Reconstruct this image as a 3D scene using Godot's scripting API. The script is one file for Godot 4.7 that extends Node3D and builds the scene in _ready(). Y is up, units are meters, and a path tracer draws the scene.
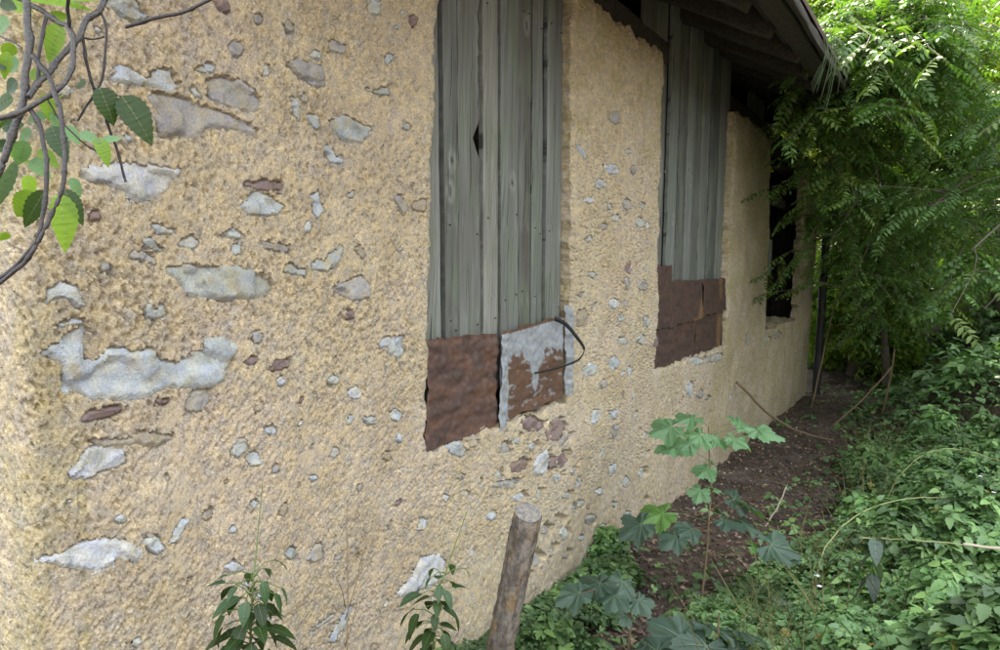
extends Node3D
# Old plastered stone barn with boarded windows beside a shady woodland path. Units: metres, y up, wall face in the plane z = 0.

const CORNER_X := 0.822
const CORNER_R := 0.035
const END_X := 10.75
const WALL_TOP := 2.83
const SILL := 0.965

var stone_outlines := [
[0,[1.013,1.980,1.028,2.012,1.054,2.007,1.084,1.995,1.116,2.020,1.149,2.025,1.158,2.004,1.182,1.995,1.141,1.979,1.090,1.980,1.066,1.978,1.018,1.974]],
[1,[1.084,1.957,1.115,1.971,1.168,1.972,1.223,1.965,1.290,1.959,1.360,1.946,1.398,1.932,1.393,1.913,1.328,1.922,1.252,1.917,1.208,1.893,1.114,1.877,1.108,1.901,1.115,1.930]],
[4,[1.210,2.037,1.246,2.060,1.275,2.060,1.268,2.044,1.231,2.036]],
[1,[1.246,2.024,1.298,2.044,1.343,2.043,1.380,2.027,1.405,2.008,1.399,1.988,1.373,1.974,1.327,1.975,1.283,1.977,1.255,1.985]],
[4,[1.006,2.123,1.057,2.155,1.084,2.129,1.099,2.126,1.061,2.104,1.027,2.109]],
[3,[0.942,1.783,0.992,1.804,1.063,1.812,1.173,1.813,1.152,1.776,1.138,1.758,1.062,1.738,1.026,1.754,0.991,1.767,0.952,1.769]],
[4,[1.199,1.995,1.213,2.001,1.231,1.978,1.209,1.980]],
[0,[1.095,1.690,1.118,1.688,1.164,1.679,1.171,1.673,1.111,1.668]],
[0,[1.171,1.653,1.206,1.669,1.231,1.654,1.206,1.636,1.178,1.644]],
[4,[1.073,1.659,1.095,1.659,1.111,1.643,1.133,1.635,1.110,1.629,1.079,1.642]],
[1,[1.044,1.631,1.072,1.634,1.110,1.617,1.113,1.600,1.084,1.609,1.047,1.617]],
[0,[1.288,1.674,1.319,1.688,1.342,1.673,1.331,1.663,1.311,1.669]],
[4,[1.315,1.647,1.339,1.654,1.341,1.632,1.315,1.625]],
[4,[1.130,1.596,1.177,1.600,1.286,1.595,1.329,1.597,1.376,1.585,1.438,1.567,1.455,1.543,1.438,1.531,1.385,1.520,1.286,1.516,1.248,1.527,1.190,1.534,1.174,1.562,1.135,1.585]],
[0,[0.868,1.548,0.900,1.572,0.926,1.556,0.944,1.519,0.930,1.517,0.909,1.536,0.886,1.539,0.870,1.527]],
[1,[0.979,1.598,0.991,1.607,1.005,1.598,0.994,1.586,0.982,1.587]],
[4,[1.080,1.513,1.096,1.518,1.102,1.503,1.128,1.510,1.138,1.493,1.121,1.482,1.089,1.487]],
[0,[1.345,1.745,1.386,1.785,1.428,1.776,1.486,1.754,1.476,1.738,1.418,1.725,1.354,1.726]],
[2,[1.349,1.806,1.386,1.803,1.428,1.816,1.482,1.811,1.477,1.794,1.403,1.788,1.361,1.791]],
[0,[1.577,1.785,1.617,1.802,1.627,1.775,1.643,1.747,1.607,1.728,1.587,1.751,1.602,1.773]],
[0,[1.558,1.708,1.572,1.722,1.584,1.712,1.573,1.687,1.558,1.694]],
[1,[1.411,1.662,1.446,1.656,1.501,1.654,1.503,1.631,1.455,1.637,1.411,1.643]],
[4,[1.478,1.603,1.506,1.607,1.534,1.589,1.563,1.589,1.559,1.572,1.529,1.576,1.487,1.583]],
[4,[1.583,1.607,1.608,1.618,1.639,1.611,1.655,1.632,1.692,1.644,1.698,1.662,1.709,1.648,1.682,1.603,1.650,1.585,1.588,1.589]],
[1,[1.667,1.537,1.727,1.555,1.796,1.569,1.832,1.541,1.827,1.506,1.762,1.497,1.722,1.510,1.672,1.530]],
[0,[1.289,1.677,1.312,1.685,1.340,1.676,1.336,1.663,1.304,1.672]],
[4,[1.316,1.641,1.336,1.651,1.340,1.629,1.320,1.625]],
[5,[1.760,1.649,1.794,1.657,1.819,1.634,1.801,1.619]],
[1,[1.947,1.813,1.980,1.820,2.022,1.778,1.995,1.760]],
[5,[2.049,1.804,2.121,1.818,2.122,1.775,2.057,1.780]],
[0,[1.880,1.358,1.924,1.381,2.022,1.375,2.028,1.315,1.993,1.301,1.939,1.324,1.932,1.349,1.893,1.345]],
[2,[1.433,1.333,1.460,1.354,1.511,1.352,1.507,1.332,1.446,1.325]],
[0,[1.950,1.134,1.984,1.140,2.024,1.114,1.992,1.098,1.955,1.113]],
[0,[1.411,1.180,1.447,1.184,1.460,1.167,1.438,1.161]],
[4,[1.309,1.140,1.326,1.169,1.355,1.170,1.363,1.142,1.326,1.126]],
[4,[1.809,1.142,1.865,1.136,1.878,1.113,1.828,1.118]],
[0,[1.572,1.017,1.603,1.017,1.612,1.000,1.583,1.004]],
[0,[1.490,1.295,1.488,1.288,1.476,1.286,1.465,1.291,1.460,1.299,1.467,1.306,1.476,1.308,1.486,1.304]],
[4,[1.402,1.106,1.400,1.092,1.380,1.091,1.363,1.101,1.354,1.117,1.366,1.129,1.380,1.131,1.397,1.122]],
[3,[1.802,1.219,1.797,1.206,1.773,1.204,1.749,1.213,1.741,1.228,1.753,1.239,1.772,1.242,1.792,1.234]],
[5,[1.955,0.994,1.953,0.983,1.934,0.983,1.917,0.991,1.907,1.004,1.919,1.012,1.933,1.014,1.950,1.006]],
[1,[1.485,2.115,1.527,2.130,1.624,2.135,1.640,2.086,1.604,2.076,1.536,2.086]],
[1,[1.649,2.202,1.675,2.219,1.729,2.211,1.712,2.189,1.659,2.184]],
[4,[1.667,1.993,1.720,2.023,1.812,2.008,1.848,2.006,1.807,1.958,1.732,1.952,1.678,1.973]],
[0,[1.636,1.925,1.668,1.929,1.689,1.903,1.727,1.904,1.711,1.884,1.668,1.886]],
[4,[1.504,2.034,1.518,2.030,1.546,1.994,1.537,1.973,1.518,1.990]],
[4,[1.566,1.998,1.605,2.004,1.625,1.980,1.605,1.963,1.575,1.979]],
[4,[1.810,2.112,1.858,2.117,1.919,2.140,1.914,2.112,1.858,2.106]],
[0,[1.619,2.162,1.611,2.152,1.601,2.147,1.589,2.148,1.585,2.155,1.587,2.163,1.601,2.170,1.613,2.169]],
[4,[1.434,2.083,1.428,2.071,1.421,2.066,1.414,2.068,1.412,2.079,1.412,2.089,1.421,2.096,1.429,2.093]],
[1,[1.350,2.116,1.343,2.101,1.330,2.093,1.317,2.095,1.309,2.106,1.315,2.120,1.330,2.129,1.346,2.128]],
[1,[1.414,2.202,1.405,2.191,1.395,2.185,1.382,2.185,1.381,2.193,1.381,2.202,1.395,2.209,1.405,2.209]],
[4,[1.867,2.355,1.864,2.339,1.841,2.326,1.821,2.327,1.810,2.340,1.823,2.359,1.840,2.370,1.860,2.369]],
[4,[2.024,2.036,2.023,2.028,2.008,2.022,1.996,2.024,1.986,2.030,1.996,2.040,2.007,2.045,2.022,2.044]],
[1,[1.572,2.043,1.570,2.033,1.556,2.026,1.543,2.028,1.537,2.036,1.545,2.047,1.556,2.053,1.567,2.051]],
[0,[0.858,1.431,0.900,1.458,0.946,1.481,0.960,1.475,0.945,1.444,0.939,1.412,0.961,1.402,0.990,1.413,0.996,1.426,1.032,1.428,1.056,1.414,1.101,1.419,1.127,1.387,1.168,1.379,1.203,1.391,1.240,1.399,1.248,1.424,1.286,1.423,1.330,1.404,1.318,1.353,1.278,1.320,1.217,1.318,1.146,1.322,1.106,1.319,1.067,1.313,1.006,1.319,0.959,1.324,0.932,1.344,0.900,1.351,0.901,1.396,0.896,1.420,0.870,1.422]],
[0,[0.887,1.480,0.924,1.493,0.943,1.494,0.943,1.484,0.913,1.481]],
[2,[0.934,1.298,0.982,1.304,1.023,1.303,1.032,1.293,1.005,1.280,0.947,1.282,0.935,1.287]],
[1,[1.184,1.277,1.210,1.307,1.255,1.310,1.254,1.279,1.232,1.257,1.195,1.263]],
[3,[0.803,1.451,0.817,1.458,0.829,1.452,0.832,1.399,0.820,1.380,0.808,1.387,0.801,1.412]],
[3,[0.906,1.177,0.946,1.228,1.022,1.218,1.036,1.175,1.003,1.171,0.939,1.167]],
[5,[0.946,1.244,1.028,1.228,1.078,1.236,1.159,1.208,1.104,1.201,1.053,1.215,0.980,1.224]],
[4,[1.308,1.133,1.325,1.169,1.350,1.171,1.362,1.142,1.333,1.135]],
[2,[1.149,1.292,1.138,1.289,1.125,1.289,1.110,1.294,1.108,1.298,1.110,1.302,1.126,1.301,1.139,1.298]],
[3,[0.840,1.025,0.886,1.025,0.930,1.033,0.970,1.029,1.018,1.011,1.055,0.970,1.048,0.957,1.005,0.992,0.993,0.967,0.946,0.969,0.891,0.994,0.860,1.016]],
[0,[1.068,0.998,1.101,0.994,1.118,0.962,1.100,0.952,1.074,0.975]],
[0,[1.128,0.964,1.163,1.015,1.183,1.011,1.163,0.978,1.142,0.963]],
[3,[0.808,1.049,0.830,1.039,0.846,0.991,0.838,0.973,0.819,0.990,0.810,1.025]],
[3,[1.334,0.844,1.333,0.835,1.311,0.838,1.293,0.848,1.282,0.862,1.295,0.867,1.311,0.865,1.330,0.855]],
[0,[1.025,1.055,1.020,1.050,1.013,1.050,1.004,1.055,1.003,1.062,1.005,1.068,1.013,1.068,1.020,1.064]],
[3,[1.985,0.530,2.071,0.553,2.130,0.606,2.226,0.584,2.269,0.530,2.229,0.496,2.165,0.481,2.088,0.477]],
[1,[1.605,0.815,1.637,0.805,1.643,0.764,1.595,0.765,1.574,0.784]],
[0,[1.586,0.565,1.650,0.569,1.706,0.575,1.695,0.563,1.618,0.551]],
[0,[1.667,0.498,1.707,0.530,1.765,0.572,1.795,0.560,1.765,0.526,1.696,0.482]],
[0,[2.089,0.711,2.118,0.739,2.157,0.727,2.127,0.699]],
[4,[1.540,0.810,1.539,0.798,1.519,0.799,1.502,0.810,1.489,0.827,1.503,0.835,1.518,0.835,1.538,0.823]],
[3,[1.346,0.836,1.332,0.831,1.312,0.834,1.288,0.847,1.286,0.857,1.291,0.865,1.312,0.861,1.330,0.851]],
[3,[2.298,0.764,2.295,0.755,2.277,0.756,2.263,0.764,2.250,0.777,2.260,0.784,2.276,0.783,2.296,0.774]],
[3,[3.801,2.085,3.788,2.069,3.727,2.056,3.668,2.056,3.648,2.069,3.676,2.086,3.723,2.097,3.773,2.097]],
[1,[4.038,2.109,4.029,2.091,3.997,2.080,3.968,2.085,3.944,2.100,3.958,2.118,3.991,2.129,4.031,2.126]],
[0,[3.633,2.001,3.606,1.981,3.573,1.971,3.532,1.974,3.522,1.991,3.524,2.009,3.567,2.020,3.606,2.017]],
[3,[3.491,1.911,3.484,1.900,3.446,1.893,3.414,1.895,3.386,1.903,3.408,1.915,3.443,1.922,3.487,1.921]],
[1,[4.014,1.927,3.983,1.903,3.942,1.892,3.894,1.898,3.875,1.918,3.881,1.939,3.935,1.952,3.987,1.946]],
[4,[3.756,1.896,3.736,1.884,3.711,1.878,3.682,1.881,3.672,1.891,3.675,1.902,3.708,1.909,3.739,1.906]],
[4,[4.258,1.936,4.228,1.921,4.192,1.914,4.146,1.916,4.139,1.928,4.141,1.940,4.187,1.948,4.227,1.946]],
[4,[3.851,1.846,3.838,1.832,3.800,1.825,3.759,1.828,3.750,1.841,3.763,1.854,3.795,1.862,3.827,1.858]],
[1,[3.701,1.795,3.681,1.781,3.657,1.775,3.627,1.779,3.619,1.792,3.621,1.804,3.653,1.811,3.682,1.807]],
[4,[4.218,1.839,4.213,1.818,4.163,1.807,4.121,1.814,4.084,1.832,4.112,1.854,4.156,1.865,4.211,1.859]],
[4,[3.513,1.731,3.499,1.719,3.472,1.714,3.442,1.718,3.438,1.728,3.443,1.739,3.470,1.744,3.493,1.741]],
[4,[3.574,1.553,3.562,1.540,3.528,1.536,3.492,1.541,3.483,1.554,3.496,1.566,3.525,1.571,3.553,1.566]],
[3,[3.906,1.400,3.881,1.381,3.828,1.375,3.768,1.386,3.758,1.406,3.772,1.424,3.822,1.430,3.868,1.421]],
[1,[4.325,1.485,4.313,1.461,4.243,1.454,4.176,1.465,4.150,1.488,4.183,1.511,4.235,1.519,4.294,1.509]],
[1,[3.447,1.461,3.443,1.450,3.411,1.447,3.385,1.452,3.361,1.463,3.380,1.473,3.408,1.477,3.443,1.471]],
[4,[3.985,1.315,3.973,1.302,3.942,1.298,3.913,1.306,3.892,1.321,3.903,1.334,3.938,1.338,3.976,1.330]],
[4,[4.393,1.268,4.370,1.244,4.334,1.235,4.289,1.249,4.283,1.275,4.286,1.301,4.325,1.309,4.360,1.296]],
[2,[3.966,1.591,4.022,1.619,4.050,1.590,4.018,1.555,3.981,1.563]],
[1,[3.954,1.528,4.012,1.534,4.047,1.477,4.001,1.464]],
[5,[3.314,1.361,3.356,1.390,3.479,1.387,3.530,1.349,3.519,1.298,3.333,1.311]],
[0,[3.317,2.143,3.360,2.154,3.410,2.113,3.456,2.106,3.381,2.097]],
[1,[3.797,2.349,3.781,2.322,3.735,2.305,3.692,2.308,3.658,2.326,3.678,2.353,3.728,2.371,3.785,2.371]],
[3,[3.789,2.099,3.744,2.085,3.690,2.075,3.628,2.073,3.610,2.080,3.616,2.089,3.687,2.101,3.752,2.104]],
[0,[3.943,2.197,3.941,2.188,3.915,2.181,3.893,2.182,3.875,2.188,3.891,2.199,3.912,2.205,3.939,2.205]],
[0,[3.475,1.094,3.553,1.118,3.638,1.095,3.625,1.057,3.511,1.051]],
[0,[3.795,1.112,3.867,1.125,3.936,1.083,3.876,1.040,3.800,1.063]],
[0,[4.052,1.041,4.156,1.029,4.141,0.979,4.078,0.987]],
[0,[3.564,0.833,3.610,0.872,3.697,0.858,3.685,0.805,3.600,0.800]],
[0,[3.799,0.834,3.920,0.821,3.924,0.785,3.818,0.791]],
[1,[3.835,0.744,3.968,0.741,3.955,0.678,3.880,0.671]],
[2,[2.826,0.956,2.909,0.952,3.022,0.915,3.024,0.886,2.913,0.889,2.828,0.922]],
[2,[3.050,0.887,3.196,0.903,3.271,0.847,3.204,0.798,3.081,0.816]],
[2,[3.142,0.713,3.209,0.735,3.296,0.723,3.328,0.684,3.258,0.656,3.145,0.682]],
[3,[2.948,0.733,2.995,0.769,3.071,0.776,3.115,0.719,3.106,0.661,2.975,0.692]],
[2,[2.736,0.787,2.802,0.794,2.897,0.767,2.888,0.730,2.749,0.751]],
[1,[2.654,0.714,2.740,0.720,2.831,0.704,2.764,0.687]],
[4,[2.762,0.901,2.801,0.888,2.803,0.860,2.764,0.874]],
[0,[2.892,0.837,2.953,0.842,2.967,0.810,2.906,0.817]],
[0,[3.161,0.641,3.232,0.631,3.249,0.596,3.178,0.607]],
[4,[3.399,0.565,3.478,0.553,3.498,0.501,3.402,0.526]],
[0,[3.839,0.530,3.934,0.523,3.941,0.463,3.863,0.481]],
[4,[4.337,0.392,4.440,0.376,4.448,0.318,4.362,0.339]],
[0,[4.088,0.398,4.172,0.385,4.157,0.335,4.085,0.353]],
[0,[2.286,0.956,2.354,0.956,2.401,0.917,2.375,0.898,2.304,0.928]],
[5,[2.408,0.960,2.463,0.959,2.474,0.922,2.428,0.926]],
[1,[2.624,0.891,2.708,0.885,2.733,0.837,2.647,0.844]],
[1,[3.334,0.619,3.407,0.641,3.426,0.604,3.366,0.593]],
[1,[3.682,1.002,3.752,1.010,3.774,0.970,3.703,0.970]],
[1,[3.274,0.809,3.354,0.800,3.292,0.761,3.206,0.773]],
[2,[4.476,1.151,4.559,1.175,4.589,1.109,4.434,1.115]],
[4,[3.895,1.214,4.011,1.211,4.036,1.173,3.937,1.175]],
[1,[2.333,0.834,2.359,0.843,2.396,0.819,2.369,0.811]],
[4,[2.609,0.779,2.650,0.790,2.674,0.742,2.631,0.747]],
[4,[3.054,0.582,3.045,0.570,3.009,0.574,2.977,0.588,2.951,0.608,2.970,0.617,3.006,0.613,3.049,0.596]],
[4,[3.349,0.311,3.347,0.289,3.308,0.292,3.274,0.312,3.253,0.340,3.275,0.355,3.303,0.356,3.339,0.336]],
[1,[3.215,0.267,3.189,0.262,3.158,0.266,3.118,0.285,3.114,0.301,3.116,0.314,3.154,0.307,3.187,0.291]],
[1,[3.732,0.264,3.689,0.257,3.636,0.264,3.570,0.292,3.563,0.313,3.567,0.331,3.630,0.321,3.685,0.298]],
[0,[2.634,0.602,2.628,0.592,2.598,0.595,2.570,0.609,2.560,0.623,2.574,0.631,2.597,0.630,2.621,0.618]],
[3,[2.877,0.613,2.871,0.602,2.825,0.608,2.788,0.624,2.756,0.645,2.783,0.650,2.823,0.645,2.873,0.627]],
[0,[3.787,0.405,3.785,0.393,3.744,0.399,3.710,0.413,3.685,0.431,3.710,0.436,3.741,0.434,3.779,0.419]],
[1,[2.791,0.689,2.778,0.681,2.697,0.697,2.626,0.720,2.595,0.738,2.637,0.738,2.696,0.728,2.763,0.707]],
[4,[3.446,0.394,3.431,0.377,3.400,0.378,3.364,0.397,3.358,0.418,3.365,0.436,3.395,0.437,3.422,0.421]],
[1,[3.044,0.277,3.017,0.261,2.980,0.263,2.939,0.288,2.920,0.319,2.927,0.342,2.975,0.336,3.022,0.310]],
[0,[4.006,0.274,3.995,0.266,3.962,0.271,3.933,0.283,3.910,0.300,3.924,0.307,3.959,0.301,3.999,0.286]],
[1,[3.118,0.400,3.116,0.387,3.073,0.394,3.038,0.411,3.011,0.432,3.038,0.438,3.070,0.434,3.111,0.416]],
[4,[3.553,0.398,3.547,0.388,3.508,0.394,3.476,0.407,3.448,0.426,3.470,0.431,3.505,0.427,3.548,0.410]],
[1,[3.394,0.185,3.375,0.178,3.341,0.184,3.301,0.203,3.296,0.218,3.304,0.228,3.338,0.222,3.368,0.207]],
[5,[3.266,0.393,3.263,0.382,3.209,0.393,3.165,0.411,3.130,0.433,3.164,0.436,3.206,0.429,3.260,0.408]],
[1,[2.938,0.230,2.934,0.215,2.909,0.217,2.888,0.232,2.869,0.255,2.883,0.267,2.906,0.265,2.935,0.248]],
[0,[3.564,0.217,3.559,0.209,3.525,0.216,3.496,0.229,3.471,0.247,3.491,0.250,3.522,0.244,3.560,0.228]],
[4,[3.849,0.194,3.828,0.191,3.801,0.195,3.770,0.208,3.759,0.221,3.763,0.229,3.798,0.222,3.832,0.208]],
[0,[4.249,0.153,4.227,0.150,4.200,0.154,4.167,0.167,4.161,0.178,4.162,0.186,4.197,0.180,4.228,0.168]],
[1,[4.507,0.162,4.505,0.153,4.469,0.159,4.438,0.171,4.419,0.185,4.440,0.189,4.466,0.186,4.497,0.174]],
[4,[3.375,0.492,3.353,0.486,3.315,0.492,3.271,0.508,3.266,0.520,3.275,0.528,3.313,0.523,3.346,0.510]],
[0,[5.359,0.735,5.327,0.700,5.283,0.690,5.226,0.715,5.205,0.756,5.205,0.795,5.264,0.803,5.321,0.779]],
[1,[5.644,0.656,5.641,0.635,5.554,0.639,5.482,0.658,5.422,0.689,5.474,0.702,5.542,0.702,5.632,0.680]],
[0,[4.173,0.998,4.148,0.984,4.119,0.980,4.082,0.992,4.071,1.010,4.073,1.026,4.113,1.028,4.149,1.017]],
[4,[4.326,1.171,4.323,1.149,4.269,1.145,4.224,1.158,4.184,1.183,4.217,1.201,4.261,1.206,4.319,1.193]],
[1,[6.078,0.872,5.977,0.862,5.791,0.874,5.589,0.904,5.564,0.926,5.609,0.940,5.780,0.930,5.938,0.906]],
[4,[5.601,0.903,5.511,0.894,5.406,0.898,5.283,0.919,5.252,0.940,5.261,0.957,5.397,0.951,5.521,0.930]],
[4,[6.183,0.881,6.168,0.868,6.059,0.874,5.970,0.889,5.892,0.911,5.955,0.919,6.050,0.915,6.171,0.897]],
[1,[7.108,0.951,7.088,0.913,7.050,0.900,6.995,0.921,6.981,0.962,6.978,1.001,7.021,1.014,7.064,0.995]],
[4,[6.570,0.488,6.573,0.460,6.530,0.455,6.489,0.473,6.459,0.505,6.481,0.530,6.512,0.537,6.555,0.519]],
[1,[8.670,0.852,8.599,0.830,8.471,0.829,8.338,0.851,8.259,0.884,8.292,0.908,8.446,0.908,8.612,0.884]],
[4,[8.035,0.863,7.998,0.847,7.926,0.846,7.839,0.861,7.826,0.880,7.839,0.897,7.910,0.899,7.975,0.886]],
[1,[5.913,0.587,5.866,0.583,5.811,0.586,5.743,0.601,5.731,0.614,5.733,0.625,5.805,0.619,5.867,0.605]],
[0,[4.451,0.342,4.434,0.327,4.398,0.329,4.362,0.345,4.337,0.369,4.349,0.384,4.391,0.381,4.438,0.363]],
[0,[4.181,0.360,4.174,0.337,4.134,0.338,4.094,0.358,4.078,0.385,4.095,0.404,4.126,0.407,4.160,0.389]]]
var branch_lines := [
[0.0059,[Vector3(0.563,1.989,0.498),Vector3(0.558,1.948,0.508),Vector3(0.554,1.913,0.517),Vector3(0.550,1.876,0.526),Vector3(0.542,1.841,0.530),Vector3(0.537,1.814,0.536),Vector3(0.526,1.778,0.534),Vector3(0.515,1.742,0.532),Vector3(0.502,1.706,0.524),Vector3(0.461,1.577,0.488),Vector3(0.418,1.392,0.457)]],
[0.0041,[Vector3(0.556,1.966,0.429),Vector3(0.568,1.949,0.472),Vector3(0.575,1.932,0.507),Vector3(0.581,1.915,0.538),Vector3(0.581,1.906,0.558),Vector3(0.577,1.883,0.573),Vector3(0.568,1.857,0.582),Vector3(0.558,1.835,0.586),Vector3(0.543,1.819,0.582),Vector3(0.527,1.804,0.575),Vector3(0.506,1.789,0.558),Vector3(0.482,1.778,0.536)]],
[0.0028,[Vector3(0.556,1.961,0.593),Vector3(0.564,1.936,0.584),Vector3(0.571,1.923,0.572),Vector3(0.579,1.905,0.562)]],
[0.0050,[Vector3(0.670,2.017,0.538),Vector3(0.648,1.966,0.532),Vector3(0.634,1.942,0.534),Vector3(0.618,1.926,0.531),Vector3(0.605,1.902,0.536),Vector3(0.590,1.882,0.535),Vector3(0.575,1.864,0.536),Vector3(0.563,1.848,0.541),Vector3(0.550,1.835,0.542),Vector3(0.537,1.816,0.545)]],
[0.0021,[Vector3(0.637,1.945,0.534),Vector3(0.641,1.927,0.539),Vector3(0.642,1.903,0.538),Vector3(0.640,1.865,0.534),Vector3(0.636,1.843,0.525),Vector3(0.629,1.823,0.510),Vector3(0.625,1.806,0.499)]],
[0.0025,[Vector3(0.617,1.914,0.526),Vector3(0.623,1.881,0.523),Vector3(0.632,1.858,0.521),Vector3(0.640,1.840,0.519),Vector3(0.650,1.819,0.520),Vector3(0.658,1.792,0.520),Vector3(0.668,1.771,0.520),Vector3(0.677,1.731,0.523)]],
[0.0029,[Vector3(0.590,1.933,0.495),Vector3(0.578,1.897,0.505),Vector3(0.566,1.869,0.516),Vector3(0.556,1.836,0.530),Vector3(0.542,1.818,0.534)]],
[0.0034,[Vector3(0.531,1.861,0.567),Vector3(0.536,1.839,0.588),Vector3(0.536,1.815,0.601),Vector3(0.535,1.798,0.611),Vector3(0.532,1.774,0.620),Vector3(0.530,1.751,0.627),Vector3(0.526,1.731,0.634),Vector3(0.520,1.706,0.636),Vector3(0.510,1.678,0.632),Vector3(0.500,1.653,0.629),Vector3(0.487,1.625,0.619),Vector3(0.469,1.602,0.601),Vector3(0.449,1.577,0.578)]],
[0.0034,[Vector3(0.525,1.803,0.567),Vector3(0.528,1.781,0.583),Vector3(0.527,1.752,0.593),Vector3(0.525,1.735,0.600),Vector3(0.520,1.706,0.604),Vector3(0.514,1.672,0.606),Vector3(0.508,1.650,0.607),Vector3(0.495,1.625,0.595),Vector3(0.480,1.606,0.580),Vector3(0.461,1.590,0.556)]],
[0.0031,[Vector3(0.684,1.938,0.516),Vector3(0.701,1.949,0.545),Vector3(0.722,1.959,0.579),Vector3(0.736,1.971,0.602),Vector3(0.752,1.989,0.626),Vector3(0.780,2.033,0.667)]],
[0.0015,[Vector3(0.620,1.911,0.512),Vector3(0.628,1.909,0.525),Vector3(0.637,1.912,0.541)]],
[0.0014,[Vector3(0.542,1.896,0.479),Vector3(0.542,1.889,0.500),Vector3(0.543,1.877,0.524)]],
[0.0013,[Vector3(0.547,1.820,0.563),Vector3(0.560,1.793,0.569),Vector3(0.576,1.771,0.582),Vector3(0.592,1.758,0.592)]],
[0.0014,[Vector3(0.628,1.841,0.538),Vector3(0.641,1.842,0.541),Vector3(0.656,1.839,0.547)]]]
var branch_leaves := [
[Vector3(0.629,1.846,0.540),Vector3(0.644,1.802,0.554),0.031,0],
[Vector3(0.656,1.840,0.546),Vector3(0.680,1.784,0.580),0.039,0],
[Vector3(0.615,1.848,0.535),Vector3(0.613,1.849,0.511),0.015,0],
[Vector3(0.592,1.775,0.589),Vector3(0.606,1.743,0.600),0.021,2],
[Vector3(0.576,1.778,0.581),Vector3(0.595,1.772,0.596),0.014,1],
[Vector3(0.602,1.773,0.586),Vector3(0.620,1.781,0.598),0.010,1],
[Vector3(0.535,1.703,0.604),Vector3(0.544,1.637,0.613),0.031,2],
[Vector3(0.544,1.709,0.599),Vector3(0.560,1.670,0.615),0.020,0],
[Vector3(0.540,1.707,0.550),Vector3(0.530,1.673,0.520),0.029,2],
[Vector3(0.541,1.727,0.528),Vector3(0.549,1.698,0.529),0.020,2],
[Vector3(0.528,1.707,0.591),Vector3(0.515,1.661,0.559),0.021,0],
[Vector3(0.502,1.739,0.579),Vector3(0.488,1.666,0.552),0.015,3],
[Vector3(0.611,1.926,0.493),Vector3(0.602,1.879,0.466),0.026,2],
[Vector3(0.601,1.962,0.428),Vector3(0.650,1.968,0.492),0.021,2],
[Vector3(0.561,1.921,0.467),Vector3(0.553,1.905,0.436),0.020,1],
[Vector3(0.570,1.829,0.520),Vector3(0.579,1.795,0.523),0.017,2],
[Vector3(0.540,1.817,0.509),Vector3(0.529,1.808,0.473),0.022,0],
[Vector3(0.531,1.794,0.519),Vector3(0.522,1.775,0.488),0.026,0],
[Vector3(0.537,1.768,0.534),Vector3(0.536,1.735,0.520),0.019,1],
[Vector3(0.560,1.787,0.551),Vector3(0.572,1.745,0.561),0.022,3],
[Vector3(0.579,1.788,0.544),Vector3(0.596,1.772,0.556),0.020,1],
[Vector3(0.550,1.746,0.521),Vector3(0.568,1.728,0.536),0.019,1],
[Vector3(0.532,1.759,0.507),Vector3(0.550,1.746,0.522),0.019,2],
[Vector3(0.563,1.853,0.503),Vector3(0.581,1.850,0.515),0.017,2],
[Vector3(0.561,1.845,0.481),Vector3(0.556,1.833,0.454),0.017,3],
[Vector3(0.622,1.939,0.448),Vector3(0.642,1.953,0.460),0.018,2],
[Vector3(0.563,1.884,0.457),Vector3(0.562,1.850,0.442),0.015,2],
[Vector3(0.614,1.902,0.482),Vector3(0.607,1.884,0.453),0.016,2],
[Vector3(0.565,1.795,0.497),Vector3(0.585,1.813,0.510),0.015,1],
[Vector3(0.513,1.658,0.533),Vector3(0.514,1.644,0.518),0.014,2],
[Vector3(0.631,1.966,0.479),Vector3(0.660,1.975,0.508),0.016,2],
[Vector3(0.568,1.949,0.433),Vector3(0.584,1.945,0.443),0.018,3],
[Vector3(0.579,1.809,0.520),Vector3(0.590,1.783,0.523),0.015,1],
[Vector3(0.581,1.879,0.449),Vector3(0.577,1.865,0.424),0.018,1],
[Vector3(0.579,1.899,0.441),Vector3(0.576,1.883,0.418),0.017,2],
[Vector3(0.532,1.757,0.486),Vector3(0.550,1.771,0.497),0.019,0],
[Vector3(0.512,1.723,0.518),Vector3(0.526,1.708,0.528),0.021,1],
[Vector3(0.551,1.698,0.531),Vector3(0.548,1.669,0.512),0.017,1],
[Vector3(0.541,1.786,0.478),Vector3(0.561,1.795,0.491),0.020,3],
[Vector3(0.561,1.724,0.584),Vector3(0.573,1.704,0.591),0.014,1],
[Vector3(0.568,1.761,0.508),Vector3(0.586,1.743,0.524),0.017,2],
[Vector3(0.560,1.784,0.510),Vector3(0.553,1.765,0.482),0.017,1],
[Vector3(0.606,1.834,0.501),Vector3(0.601,1.825,0.474),0.015,2],
[Vector3(0.591,1.956,0.412),Vector3(0.612,1.952,0.429),0.018,2],
[Vector3(0.553,1.866,0.443),Vector3(0.570,1.876,0.451),0.015,3]]
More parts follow.
